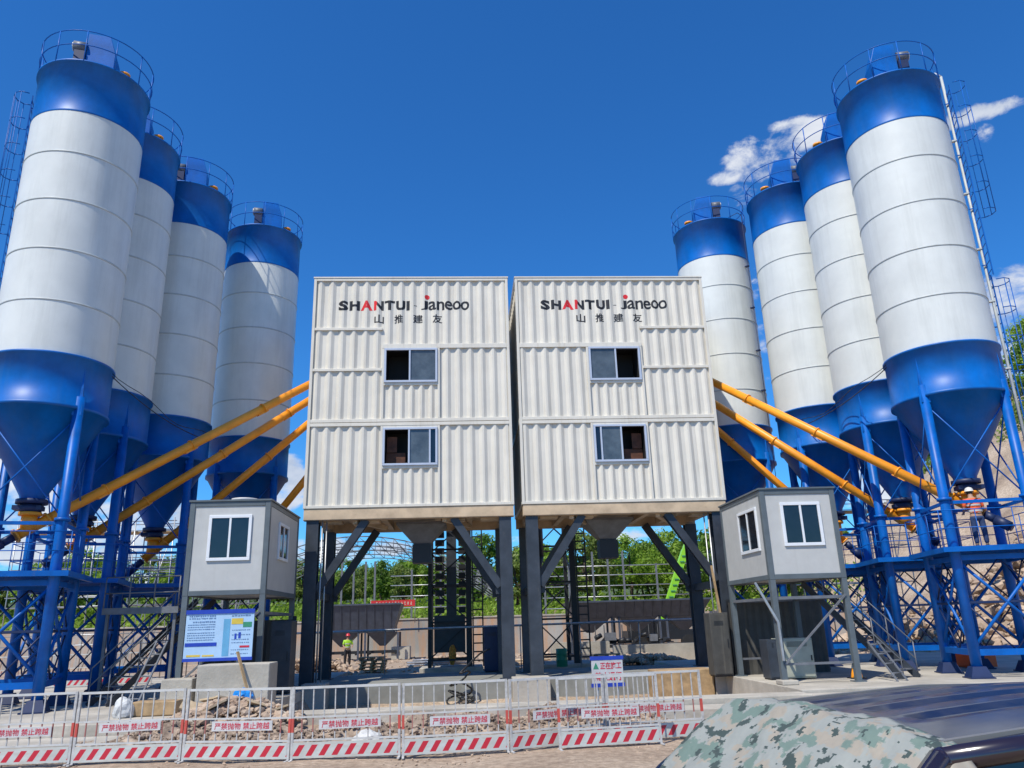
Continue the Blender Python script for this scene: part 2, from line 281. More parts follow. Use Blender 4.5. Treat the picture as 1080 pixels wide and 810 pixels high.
# ------------------------------------------------------------------ mesh helpers
class MB:
    def __init__(s): s.bm = bmesh.new()
    def box(s, x0, x1, y0, y1, z0, z1, mtx=None, mi=0):
        vs = [s.bm.verts.new(Vector(c) if mtx is None else mtx @ Vector(c)) for c in
              ((x0,y0,z0),(x1,y0,z0),(x1,y1,z0),(x0,y1,z0),(x0,y0,z1),(x1,y0,z1),(x1,y1,z1),(x0,y1,z1))]
        for f in ((0,3,2,1),(4,5,6,7),(0,1,5,4),(1,2,6,5),(2,3,7,6),(3,0,4,7)):
            fc = s.bm.faces.new([vs[i] for i in f]); fc.material_index = mi
        return s
    def bar(s, p0, p1, w, h=None, upv=(0, 0, 1), mi=0):
        h = h or w; p0, p1 = Vector(p0), Vector(p1); d = p1-p0; L = d.length; d.normalize()
        u = Vector(upv)
        if abs(d.dot(u)) > .98: u = Vector((0, 1, 0))
        sx = d.cross(u).normalized(); sz = sx.cross(d).normalized()
        m = Matrix((sx, d, sz)).transposed().to_4x4(); m.translation = p0
        return s.box(-w/2, w/2, 0, L, -h/2, h/2, m, mi)
    def hbeam(s, p0, p1, w, h, t=.025, upv=(0, 1, 0), mi=0):      # H section: two flanges and a web
        p0, p1 = Vector(p0), Vector(p1); d = (p1-p0).normalized(); u = Vector(upv)
        sx = d.cross(u).normalized(); sz = sx.cross(d).normalized()
        for k in (-1, 1): s.bar(p0+sz*k*(h/2-t/2), p1+sz*k*(h/2-t/2), w, t, upv, mi)
        return s.bar(p0, p1, t, h-2*t-.002, upv, mi)
    def cyl(s, p0, p1, r0, r1=None, n=16, caps=True, smooth=True, mi=0):
        r1 = r0 if r1 is None else r1; p0, p1 = Vector(p0), Vector(p1); d = (p1-p0).normalized()
        a = Vector((1, 0, 0)) if abs(d.x) < .9 else Vector((0, 1, 0)); e1 = d.cross(a).normalized(); e2 = d.cross(e1)
        A = [s.bm.verts.new(p0+(e1*math.cos(2*math.pi*i/n)+e2*math.sin(2*math.pi*i/n))*r0) for i in range(n)]
        B = [s.bm.verts.new(p1+(e1*math.cos(2*math.pi*i/n)+e2*math.sin(2*math.pi*i/n))*r1) for i in range(n)]
        for i in range(n):
            f = s.bm.faces.new((A[i], A[(i+1)%n], B[(i+1)%n], B[i])); f.smooth = smooth; f.material_index = mi
        if caps:
            s.bm.faces.new(A[::-1]).material_index = mi; s.bm.faces.new(B).material_index = mi
        return s
    def lathe(s, prof, n=48, cx=0, cy=0, closed_top=False, smooth=True, a0=0, a1=2*math.pi):
        full = abs(a1-a0-2*math.pi) < 1e-6; k = n if full else n+1
        rings = [[s.bm.verts.new((cx+r*math.cos(a0+(a1-a0)*i/n), cy+r*math.sin(a0+(a1-a0)*i/n), z)) for i in range(k)] for r, z in prof]
        for a, b in zip(rings, rings[1:]):
            for i in range(n if full else n):
                f = s.bm.faces.new((a[i], a[(i+1)%k], b[(i+1)%k], b[i])); f.smooth = smooth
        if closed_top: s.bm.faces.new(rings[-1])
        return s
    def ring(s, R, z, r, n=48, m=6, cx=0, cy=0, a0=0, a1=2*math.pi):
        full = abs(a1-a0-2*math.pi) < 1e-6; k = n if full else n+1; rr = []
        for i in range(k):
            a = a0+(a1-a0)*i/n
            rr.append([s.bm.verts.new((cx+(R+r*math.cos(2*math.pi*j/m))*math.cos(a), cy+(R+r*math.cos(2*math.pi*j/m))*math.sin(a), z+r*math.sin(2*math.pi*j/m))) for j in range(m)])
        for i in range(n if full else n):
            A, B = rr[i], rr[(i+1)%k]
            for j in range(m):
                f = s.bm.faces.new((A[j], B[j], B[(j+1)%m], A[(j+1)%m])); f.smooth = True
        return s
    def path(s, pts, r, n=6, mi=0):
        for a, b in zip(pts, pts[1:]): s.cyl(a, b, r, r, n, True, True, mi)
        return s
    def prism(s, poly, z0, z1, mtx=None, mi=0):
        T = (lambda v: Vector(v)) if mtx is None else (lambda v: mtx @ Vector(v))
        A = [s.bm.verts.new(T((x, y, z0))) for x, y in poly]; B = [s.bm.verts.new(T((x, y, z1))) for x, y in poly]
        k = len(poly)
        for i in range(k): s.bm.faces.new((A[i], A[(i+1)%k], B[(i+1)%k], B[i])).material_index = mi
        s.bm.faces.new(A[::-1]).material_index = mi; s.bm.faces.new(B).material_index = mi
        return s
    def frustum(s, c0, hx0, hy0, z0, c1, hx1, hy1, z1, caps=True):
        def rg(c, hx, hy, z): return [s.bm.verts.new((c[0]+a*hx, c[1]+b*hy, z)) for a, b in ((-1,-1),(1,-1),(1,1),(-1,1))]
        A, B = rg(c0, hx0, hy0, z0), rg(c1, hx1, hy1, z1)
        for i in range(4): s.bm.faces.new((A[i], A[(i+1)%4], B[(i+1)%4], B[i]))
        if caps: s.bm.faces.new(A[::-1]); s.bm.faces.new(B)
        return s
    def quad(s, a, b, c, d, mi=0):
        f = s.bm.faces.new([s.bm.verts.new(Vector(v)) for v in (a, b, c, d)]); f.material_index = mi; return s
    def build(s, name, mats, parent=None, bevel=0, recalc=True):
        if recalc: bmesh.ops.recalc_face_normals(s.bm, faces=s.bm.faces)
        me = bpy.data.meshes.new(name); s.bm.to_mesh(me); s.bm.free()
        o = bpy.data.objects.new(name, me); COL.objects.link(o)
        for k in (mats if isinstance(mats, (list, tuple)) else [mats]): me.materials.append(MT[k])
        if parent: o.parent = parent
        if bevel:
            b = o.modifiers.new('bevel', 'BEVEL'); b.width = bevel; b.segments = 2; b.limit_method = 'ANGLE'
        return o
def tag(o, label=None, cat=None, group=None, kind=None):
    if label: o['label'] = label
    if cat: o['category'] = cat
    if group: o['group'] = group
    if kind: o['kind'] = kind
    return o
def thing(name, label, cat, loc=(0, 0, 0), rz=0, group=None):
    o = bpy.data.objects.new(name, None); COL.objects.link(o); o.location = loc; o.rotation_euler = (0, 0, rz)
    o.empty_display_size = .3
    return tag(o, label, cat, group)
def dup(root, loc, rz, label, drop=()):
    r = root.copy(); COL.objects.link(r); r.location = loc; r.rotation_euler = (0, 0, rz); r['label'] = label
    for ch in list(root.children):
        if ch.name.split('.')[0] in drop: continue
        c = ch.copy(); COL.objects.link(c); c.parent = r
        for g in ch.children:
            d = g.copy(); COL.objects.link(d); d.parent = c
    return r
def text_bm(body, x0, x1, z0, z1, offset=0.0, res=3):
    """letters as flat faces in the XZ plane, fitted to the given box"""
    cu = bpy.data.curves.new('letters', 'FONT'); cu.body = body; cu.offset = offset; cu.resolution_u = res; cu.fill_mode = 'FRONT'
    o = bpy.data.objects.new('letters', cu); COL.objects.link(o)
    dg = bpy.context.evaluated_depsgraph_get(); dg.update(); me = bpy.data.meshes.new_from_object(o.evaluated_get(dg))
    bm = bmesh.new(); bm.from_mesh(me); bpy.data.objects.remove(o); bpy.data.curves.remove(cu); bpy.data.meshes.remove(me)
    if not bm.verts: return bm
    xs = [v.co.x for v in bm.verts]; ys = [v.co.y for v in bm.verts]
    sx = (x1-x0)/max(max(xs)-min(xs), 1e-6); sy = (z1-z0)/max(max(ys)-min(ys), 1e-6); mx, my = min(xs), min(ys)
    for v in bm.verts: v.co = Vector((x0+(v.co.x-mx)*sx, 0, z0+(v.co.y-my)*sy))
    for f in bm.faces:
        f.normal_update()
        if f.normal.y > 0: f.normal_flip()
    return bm
def merge(dst, src, mi=0, fn=None):
    mp = {v: dst.verts.new(fn(v.co) if fn else v.co) for v in src.verts}
    for f in src.faces:
        try: g = dst.faces.new([mp[v] for v in f.verts]); g.material_index = mi
        except ValueError: pass
    src.free()

# ------------------------------------------------------------------ terrain
def sst(a, b, x):
    t = min(1, max(0, (x-a)/(b-a))); return t*t*(3-2*t)
def terrain(x, y):
    h = 0.0
    n1 = mnoise.fractal(Vector((x*.05, y*.05, 1.3)), 1.0, 2.0, 4)
    n2 = mnoise.fractal(Vector((x*.3, y*.3, 5.1)), 1.0, 2.0, 4)
    back = sst(57.6, 58.2, y)
    if y > 57: h += back*2.35 + sst(60, 84, y)*1.8 + sst(80, 150, y)*4 + sst(260, 600, y)*4*(1+.5*n1)
    hr = 25*min(1, max(0, (x-27)/33))
    hr *= 1-.72*sst(72, 118, y); hr *= sst(8, 30, y)
    if hr > 0: hr += n1*1.6*min(1, hr/4)+n2*.5*min(1, hr/2)
    step = 0
    h = max(h, hr)
    near = 1-sst(15, 70, math.hypot(x, y-5))
    h += n2*.05*(.4+near)
    if 20 < y < 26.8 and -5 < x < 8.3: h -= .36
    # trench of dug earth between barrier and slab
    if 15.2 < y < 19.4 and -16 < x < 9: h += -.18*sst(15.2, 16, y)*sst(19.4, 18.6, y)*sst(9, 7, x)
    return h
def axis(vals):
    o = []
    for a, b, st in vals:
        k = int(round((b-a)/st)); o += [a+(b-a)*i/k for i in range(k)]
    return o+[vals[-1][1]]
xs = axis([(-3000, -600, 300), (-600, -160, 30), (-160, -40, 5), (-40, -12, .8), (-12, 12, .25), (12, 90, .9), (90, 200, 8), (200, 700, 60), (700, 3000, 300)])
ys = axis([(-1500, -100, 200), (-100, -10, 10), (-10, 10, 1), (10, 21, .3), (21, 56.8, 1.1), (56.8, 59.2, .3), (59.2, 130, 1.2), (130, 460, 12), (460, 1000, 60), (1000, 4000, 300)])
me = bpy.data.meshes.new('ground'); nx, ny = len(xs), len(ys)
vv = [(x, y, terrain(x, y)) for y in ys for x in xs]
ff = [(j*nx+i, j*nx+i+1, (j+1)*nx+i+1, (j+1)*nx+i) for j in range(ny-1) for i in range(nx-1)]
me.from_pydata(vv, [], ff); me.polygons.foreach_set('use_smooth', [True]*len(ff))
ga = me.attributes.new('green', 'FLOAT', 'POINT')
ga.data.foreach_set('value', [min(1, max(sst(66, 84, y)*(1-.9*sst(26, 36, x)*sst(125, 95, y)), sst(55, 66, x)*sst(8, 30, y), sst(-60, -90, x), sst(-60, -120, y))) for (x, y, z) in vv])
me.materials.append(MT['ground'])
tag(bpy.data.objects.new('ground', me), kind='structure'); COL.objects.link(bpy.data.objects['ground'])

def slab(name, x0, x1, y0, y1, z0, z1, m='concrete'):
    b = MB(); b.box(x0, x1, y0, y1, z0, z1); return tag(b.build(name, m, bevel=.02), kind='structure')
slab('pavement', -19, -5.0, 19.9, 35.5, -.35, .30)
slab('pavement', 8.3, 24, 19.9, 35.5, -.35, .30)
slab('pavement', -4.98, 8.28, 26.75, 32.4, -.35, .298, 'found')
slab('pavement', -22, -4.6, 18.3, 19.88, -.25, .30)
slab('pavement', -22, -7.2, 17.2, 18.28, -.25, .06)
slab('kerb', -4.98, 8.28, 19.3, 20.1, -.35, .25)
slab('kerb', 4.2, 8.3, 18.4, 19.28, -.35, .12)
slab('pavement', 8.32, 14, 18.6, 19.88, -.25, .22)
slab('pavement', -2.0, .8, 36.0, 38.2, -.1, .29)
slab('pavement', 3.1, 6.0, 35.6, 39.0, -.1, .29)

# ------------------------------------------------------------------ mixing towers
PITCH = .43
def corr(u, pitch=PITCH, depth=.07):            # depth of the pressed sheet at u (0 = ridge, positive = back)
    t = (u/pitch) % 1.0
    if t < .16: return 0.0
    if t < .42: return depth*(t-.16)/.26
    if t < .72: return depth
    return depth*(1-(t-.72)/.28)
def breaks(u0, u1, pitch):
    o = {u0, u1}; k = math.floor(u0/pitch)
    while k*pitch < u1:
        for t in (0, .16, .42, .72):
            v = (k+t)*pitch
            if u0 < v < u1: o.add(v)
        k += 1
    return sorted(o)
HW = 3.66
Z0, Z1 = 6.06, 14.77
def module(c, s, label):
    root = thing('mixing_tower', label, 'mixing tower', (c, 27.0, 0), 0, 'twin container mixing towers')
    X = lambda u: s*u
    # pressed steel front: list of (u0,u1,z0,z1,pitch)
    wu0, wu1 = -1.02, 1.0
    P = [(-HW+.1, -1.06, 6.16, 8.98, .43), (-.98, .98, 6.16, 7.42, .36), (1.06, HW-.1, 6.16, 8.98, .43),
         (-HW+.1, -1.06, 9.24, 11.06, .43), (-.98, .98, 9.24, 10.5, .36), (1.06, HW-.1, 9.24, 11.93, .43),
         (-HW+.1, -1.06, 11.16, 12.66, .43), (-HW+.1, -1.06, 12.76, 14.66, .43), (-1.06, HW-.1, 12.10, 14.66, .43)]
    w = MB()
    for (u0, u1, z0, z1, pt) in P:
        us = breaks(u0, u1, pt)
        lo = [w.bm.verts.new((X(u), .03+corr(u, pt), z0)) for u in us]; hi = [w.bm.verts.new((X(u), .03+corr(u, pt), z1)) for u in us]
        for i in range(len(us)-1): w.bm.faces.new((lo[i], lo[i+1], hi[i+1], hi[i]))
    # side walls and back, pressed too
    for su in (-1, 1):
        ysb = breaks(.06, 4.1, .43)
        lo = [w.bm.verts.new((su*(HW-.02)-su*corr(y), y, Z0+.06)) for y in ysb]; hi = [w.bm.verts.new((su*(HW-.02)-su*corr(y), y, Z1-.06)) for y in ysb]
        for i in range(len(ysb)-1): w.bm.faces.new((lo[i], lo[i+1], hi[i+1], hi[i]))
    w.box(-HW+.02, HW-.02, 4.1, 4.16, Z0+.06, Z1-.06)
    w.build('container_wall', 'cream', root)
    back = MB(); back.box(-HW+.12, HW-.12, .13, .17, Z0+.1, 7.40); back.box(-HW+.12, HW-.12, .13, .17, 8.97, 10.45); back.box(-HW+.12, HW-.12, .13, .17, 11.98, Z1-.1)
    back.box(X(-1.06)-.0 if s > 0 else X(-HW+.12), X(-HW+.12) if s < 0 else X(-1.06), .13, .17, 7.40, 8.97) if False else None
    back.build('inner_liner', 'cream', root)
    f = MB()   # frame rails, butt jointed
    for su in (-1, 1): f.box(*sorted((su*HW, su*(HW-.10))), 0, .12, Z0, Z1)
    def rail(u0, u1, z0, z1, y0=.0, y1=.10):
        a, b = sorted((X(u0), X(u1))); f.box(a, b, y0, y1, z0, z1)
    e = HW-.101
    rail(-e, e, Z1-.11, Z1); rail(-e, e, Z0, Z0+.10)
    rail(-e, e, 8.98, 9.10, .005); rail(-e, e, 9.12, 9.24, .008)
    rail(-e, -1.062, 11.06, 11.16, .004); rail(-e, -1.062, 12.66, 12.76, .004)
    rail(-1.06, e, 11.93, 12.10, .006)
    for uu in (-1.06, .98):
        for (a, b) in ((6.162, 8.978), (9.242, 11.928)): rail(uu, uu+.08, a, b, .012)
    # small sills filling round the windows
    for (a, b) in ((7.42, 7.52), (8.90, 8.978), (10.50, 10.60)): rail(-.978, .978, a, b, .016)
    for su in (-1, 1):
        for (za, zb) in ((Z0, Z0+.12), (9.0, 9.22), (Z1-.12, Z1)): f.box(*sorted((su*(HW+.005), su*(HW-.07))), .125, 4.2, za, zb)
        f.box(*sorted((su*(HW+.006), su*(HW-.07))), 4.1, 4.22, Z0+.125, Z1-.125)
    f.build('frame', 'cream', root, bevel=.008)
    r = MB(); r.box(-HW-.02, HW+.02, -.02, 4.24, Z1+.002, Z1+.05); r.build('roof', 'cream', root)
    for i, (z0, z1) in enumerate(((7.52, 8.90), (10.60, 11.92))):
        wr = MB(); a, b = -.975, .975; t = .075; y0, y1 = -.035, .06
        for q in ((a, b, z0, z0+t), (a, b, z1-t, z1), (a, a+t, z0+t+.001, z1-t-.001), (b-t, b, z0+t+.001, z1-t-.001)): wr.box(q[0], q[1], y0, y1, q[2], q[3])
        wr.box(X(-.04)-.03, X(-.04)+.03, y0+.008, y1-.01, z0+t+.002, z1-t-.002)
        if i == 0: wr.box(X(.70)-.03, X(.70)+.03, y0+.01, y1-.012, z0+t+.002, z1-t-.002)
        wo = wr.build('window', 'blue_pvc', root, bevel=.006)
        def pane(u0, u1, y, m, nm='pane'):
            pp = MB(); p0, p1 = sorted((X(u0), X(u1))); pp.box(p0, p1, y, y+.012, z0+t, z1-t); return pp.build(nm, m, wo)
        if i == 0: pane(-.07, .68, .02, 'glass_grey'); pane(.72, .90, .03, 'glass')
        else: pane(-.0, .90, .02, 'glass_grey')
        # the open half shows the dark room behind
        rm = MB(); p0, p1 = sorted((X(-.90), X(.90))); rm.box(p0, p1, .95, 1.0, z0, z1); rm.box(p0-.02, p1+.02, .18, .95, z0-.03, z0); rm.box(p0-.02, p1+.02, .18, .95, z1, z1+.03)
        for q in (p0-.03, p1+.01): rm.box(q, q+.02, .18, .95, z0, z1)
        rm.build('room_behind_window', 'black_in', wo)
        if i == 0:
            fb = MB(); fb.box(*sorted((X(-.88), X(-.20))), .45, .5, z0+.02, z0+.55); fb.box(*sorted((X(-.86), X(-.5))), .4, .44, z0+.56, z1-.25); fb.build('interior_board', 'brown_in', wo)
    # tan floor beam and cross members
    bb = MB(); bb.hbeam((-HW+.02, .2, 5.86), (HW-.02, .2, 5.86), .30, .40, .03, (0, 0, 1)); bb.box(-HW+.03, HW-.03, .03, .045, 5.68, 6.04)
    bb.box(-HW+.03, HW-.03, 3.9, 4.16, 5.66, 6.05)
    for u in (-3.3, -2.1, -.95, .95, 2.1, 3.3): bb.box(u-.1, u+.1, .37, 3.88, 5.72, 6.0)
    bb.build('floor_beam', 'tan', root)
    fl = MB(); fl.box(-HW+.06, HW-.06, .08, 4.08, 6.003, 6.05); fl.build('floor_plate', 'tan', root)
    g = MB()
    for u in (-2.7, -1.4, 1.6, 2.8): g.box(u-.32, u+.32, .40, .95, 5.60, 5.71)
    for u in (-1.9, 1.2): g.bar((u, .3, 5.62), (u+.9, 2.2, 5.60), .16, .14)
    g.build('under_bracket', 'tan', root)
    for su in (-1, 1):
        for yy in (.32, 3.75):
            q = MB(); q.hbeam((su*(HW-.33), yy, .32), (su*(HW-.33), yy, 5.655), .42, .42, .035, (0, 1, 0)); q.box(su*(HW-.33)-.3, su*(HW-.33)+.3, yy-.3, yy+.3, .30, .335)
            q.build('support_column', 'dark_steel', root)
            d = MB(); a = Vector((su*(HW-.55), yy, 3.3)); b = Vector((su*(HW-2.15), yy, 5.68)); d.hbeam(a, b, .26, .26, .025, (0, 1, 0)); d.box(su*(HW-.55)-.16, su*(HW-.55)+.16, yy-.02, yy+.02, 3.05, 3.5)
            d.build('diagonal_brace', 'dark_steel', root)
        d = MB(); d.bar((su*(HW-.33), .5, 3.2), (su*(HW-.33), 3.55, 3.2), .2, .25); d.build('tie_beam', 'dark_steel', root)
    h = MB(); hc = (X(.33), 2.2)
    h.frustum((hc[0], hc[1]), .28, .28, 4.95, hc, .88, .8, 5.62); h.box(hc[0]-.9, hc[0]+.9, hc[1]-.82, hc[1]+.82, 5.622, 5.71)
    ho = h.build('discharge_hopper', 'grey_steel', root)
    k = MB(); k.box(hc[0]-.34, hc[0]+.34, hc[1]-.34, hc[1]+.34, 4.28, 4.948); k.build('discharge_sleeve', 'black_steel', ho)
    # pipes down one column
    pp = MB(); pp.cyl((X(-HW+.66), .2, .3), (X(-HW+.66), .2, 5.65), .03, n=8); pp.cyl((X(-HW+.8), .25, .3), (X(-HW+.8), .25, 5.65), .025, n=8); pp.build('down_pipe', 'galv', root)
    # lettering painted on the pressed sheet
    L = bmesh.new(); ox = -4.6+1.87 - (0 if s > 0 else .0)
    fx = lambda px: ox+(px-105)*.00561+(0 if s > 0 else .03)
    zb, zt = 13.47, 13.86
    for ch, a, b, mi in (('S', 105, 170, 0), ('H', 178, 248, 0), ('A', 252, 332, 1), ('N', 340, 406, 0), ('T', 411, 480, 0), ('U', 488, 550, 0), ('I', 557, 579, 0), ('-', 608, 628, 0)):
        z0, z1 = (zb, zt) if ch != '-' else (13.64, 13.665)
        if ch in 'SU': z0 -= .006
        merge(L, text_bm(ch, fx(a), fx(b), z0, z1, .05 if ch != '-' else 0), mi)
    for ch, a, b in (('J', 655, 702), ('a', 704, 757), ('n', 762, 812), ('e', 814, 868), ('o', 868, 923), ('o', 922, 980)):
        merge(L, text_bm(ch, fx(a), fx(b), zb, zt-.02, .018), 0)
    cd = [L.verts.new((fx(696)+.095*math.cos(2*math.pi*i/20), 0, 14.0+.095*math.sin(2*math.pi*i/20))) for i in range(20)]; L.faces.new(cd).material_index = 1
    for ch, a, b in (('山', 345, 408), ('推', 478, 535), ('建', 603, 668), ('友', 733, 798)):
        merge(L, text_bm(ch, fx(a), fx(b), 12.94, 13.29, .02), 0)
    nsplit = fx(361)
    cuts = [q*s for q in breaks(-3.0, 3.0, .43)]+[nsplit]
    for cx_ in cuts:
        bmesh.ops.bisect_plane(L, geom=L.verts[:]+L.edges[:]+L.faces[:], plane_co=(cx_, 0, 0), plane_no=(1, 0, 0), dist=1e-5)
    for fc in L.faces:
        m_ = fc.calc_center_median()
        if fx(336) < m_.x < nsplit and m_.z < 13.9 and m_.z > 13.4: fc.material_index = 1
    for v in L.verts: v.co.y = .03+corr(v.co.x*s)-.004
    lm = MB(); lm.bm.free(); lm.bm = L
    lm.build('lettering', ['logo_black', 'logo_red'], root, recalc=False)
    return root
tw_l = module(-1.87, 1, 'left tower of cream container walls, its logo wall beside the left silos, on charcoal legs')
tw_r = module(5.73, -1, 'right tower of cream container walls, beside the right silos, on charcoal legs')

# ------------------------------------------------------------------ silos
ZT, ZB1, ZB0, ZC, ZN = 19.2, 17.45, 9.6, 8.15, 5.75
R = 1.6
def make_silo():
    root = thing('cement_silo', '', 'silo', (0, 0, 0), 0, 'blue and white cement silos')
    s = MB(); s.lathe([(R, ZB0+.04), (R, ZB1-.02)], 64); 
    sh = s.build('shell', 'white_shell', root)
    q = MB()
    for z in (11.2, 12.8, 14.4, 16.0): q.lathe([(R+.001, z-.03), (R+.018, z-.014), (R+.018, z+.014), (R+.001, z+.03)], 64)
    q.build('weld_band', 'seam', sh)
    s = MB(); s.lathe([(R+.004, ZB1-.03), (R+.02, ZB1), (R+.004, ZB1+.04), (R+.004, ZT), (R+.07, ZT+.005), (R+.07, ZT+.06), (R-.02, ZT+.065), (.05, ZT+.30)], 64, closed_top=True)
    s.build('top_band', 'blue', root)
    s = MB(); s.lathe([(.30, ZN), (.33, ZN+.12), (R, ZC), (R+.05, ZC-.02), (R+.05, ZC+.08), (R+.006, ZC+.10), (R+.006, ZB0), (R+.06, ZB0+.01), (R+.06, ZB0+.07), (R, ZB0+.08)], 64)
    s.build('cone_bottom', 'blue', root)
    s = MB(); s.cyl((0, 0, ZN-.1), (0, 0, ZN+.02), .40, n=24); s.cyl((0, 0, ZN-.32), (0, 0, ZN-.1), .27, n=20); s.box(-.42, .3, -.2, .2, ZN-.27, ZN-.15); s.build('outlet_valve', 'navy', root)
    a = 1.09
    for sx, sy in ((-1, -1), (1, -1), (1, 1), (-1, 1)):
        l = MB(); l.cyl((sx*a, sy*a, .34), (sx*a, sy*a, ZC+.35), .14, n=18)
        l.cyl((sx*a, sy*a, 5.05), (sx*a, sy*a, 5.13), .20, n=18)
        l.bar((sx*a*1.0, sy*a*1.0, ZC-.2), (sx*a*.93, sy*a*.93, ZB0-.2), .24, .24)
        lo = l.build('leg', 'blue_steel', root)
        b = MB(); b.frustum((sx*a, sy*a), .31, .31, .302, (sx*a, sy*a), .31, .31, .335); b.frustum((sx*a, sy*a), .27, .27, .336, (sx*a, sy*a), .17, .17, .60)
        b.build('base_plate', 'navy', lo)
    def sides():
        c = [(-a, -a), (a, -a), (a, a), (-a, a)]
        for i in range(4): yield c[i], c[(i+1) % 4]
    br = MB()
    for p, q in sides():
        br.bar((*p, .95), (*q, .95), .09, .16); br.bar((*p, 3.45), (*q, 3.45), .09, .14)
        br.cyl((*p, 1.05), (*q, 3.40), .045, n=8); br.cyl((q[0], q[1], 1.05), (p[0], p[1], 3.40), .045, n=8)
    br.build('lower_bracing', 'blue_steel', root)
    br = MB()
    for p, q in sides():
        mx_, my_ = (p[0]+q[0])/2, (p[1]+q[1])/2
        br.bar((*p, 2.25), (*q, 2.25), .05, .06)
        br.cyl((mx_*.98, my_*.98, 3.40), (p[0]*.98, p[1]*.98, 2.25), .022, n=6); br.cyl((mx_*.98, my_*.98, 3.40), (q[0]*.98, q[1]*.98, 2.25), .022, n=6)
        br.cyl((mx_*.98, my_*.98, .98), (p[0]*.98, p[1]*.98, 2.25), .022, n=6); br.cyl((mx_*.98, my_*.98, .98), (q[0]*.98, q[1]*.98, 2.25), .022, n=6)
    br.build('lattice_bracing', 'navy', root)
    br = MB()
    for p, q in sides():
        br.bar((*p, 5.0), (*q, 5.0), .07, .09)
        br.cyl((*p, 5.1), (*q, 7.9), .022, n=6); br.cyl((q[0], q[1], 5.1), (p[0], p[1], 7.9), .022, n=6)
    br.build('upper_bracing', 'blue_steel', root)
    pf = MB(); pf.box(-1.38, 1.38, -1.38, 1.38, 3.70, 3.72)
    for k in range(9): pf.box(-1.38, 1.38, -1.3+k*.32, -1.26+k*.32, 3.63, 3.698)
    for (x0, x1, y0, y1) in ((-1.5, 1.5, -1.5, -1.40), (-1.5, 1.5, 1.40, 1.5), (-1.5, -1.40, -1.398, 1.398), (1.40, 1.5, -1.398, 1.398)): pf.box(x0, x1, y0, y1, 3.60, 3.74)
    pf.build('service_platform', 'blue_steel', root)
    hr = MB()
    for p, q in (((-1.45, -1.45), (1.45, -1.45)), ((1.45, -1.45), (1.45, 1.45)), ((1.45, 1.45), (-1.45, 1.45)), ((-1.45, 1.45), (-1.45, -1.45))):
        for z in (4.25, 4.75): hr.cyl((*p, z), (*q, z), .014, n=6)
        for t in (0, .33, .66): 
            x, y = p[0]+(q[0]-p[0])*t, p[1]+(q[1]-p[1])*t; hr.cyl((x, y, 3.72), (x, y, 4.75), .013, n=6)
    hr.build('platform_handrail', 'blue_steel', root)
    g = MB()
    for z in (ZT+.62, ZT+1.15): g.ring(R+.06, z, .018, 48, 5)
    for i in range(12):
        an = 2*math.pi*i/12; g.cyl(((R+.06)*math.cos(an), (R+.06)*math.sin(an), ZT+.03), ((R+.06)*math.cos(an), (R+.06)*math.sin(an), ZT+1.15), .018, n=6)
    g.build('top_guard_rail', 'blue_steel', root)
    # dust filter on the roof: sloped hood box with a pale fan motor
    d = MB(); m = Matrix.Translation((.30, -.75, ZT+.10))
    d.prism([(-.42, 0), (.42, 0), (.42, .75), (.22, 1.38), (-.42, 1.38)], -.38, .38, m @ Matrix.Rotation(math.pi/2, 4, 'X'))
    do = d.build('dust_filter', 'blue', root, bevel=.01)
    f = MB(); f.cyl((-.13, -1.05, ZT+.95), (-.50, -1.05, ZT+.95), .19, n=16); f.build('fan_motor', 'grey_steel', do)
    f = MB(); f.cyl((-.50, -1.05, ZT+.95), (-.54, -1.05, ZT+.95), .14, n=16); f.build('fan_cap', 'helmet_white', do)
    f = MB(); f.box(-.45, -.14, -1.2, -.85, ZT+.15, ZT+.75); f.build('fan_housing', 'navy', do)
    v = MB(); v.cyl((.95, -.7, ZT+.1), (.95, -.7, ZT+.36), .13, n=12); v.cyl((.95, -.7, ZT+.36), (.95, -.7, ZT+.44), .19, n=12); v.build('relief_valve', 'orange', root)
    return root
def add_pipe(root, ang, pr=.055, pm='galv'):
    p = MB(); c, s_ = math.cos(ang), math.sin(ang); r = R+.13
    p.cyl((r*c, r*s_, 1.2), (r*c, r*s_, ZT+.35), pr, n=10); p.path([(r*c, r*s_, ZT+.35), (r*c*.9, r*s_*.9, ZT+.55), (r*c*.6, r*s_*.6, ZT+.5), (r*c*.5, r*s_*.5, ZT+.2)], pr, 8)
    for z in (9, 11.2, 13, 15, 17): p.bar((r*c*.93, r*s_*.93, z), (r*c*1.03, r*s_*1.03, z), .12, .05)
    return p.build('filling_pipe', pm, root)
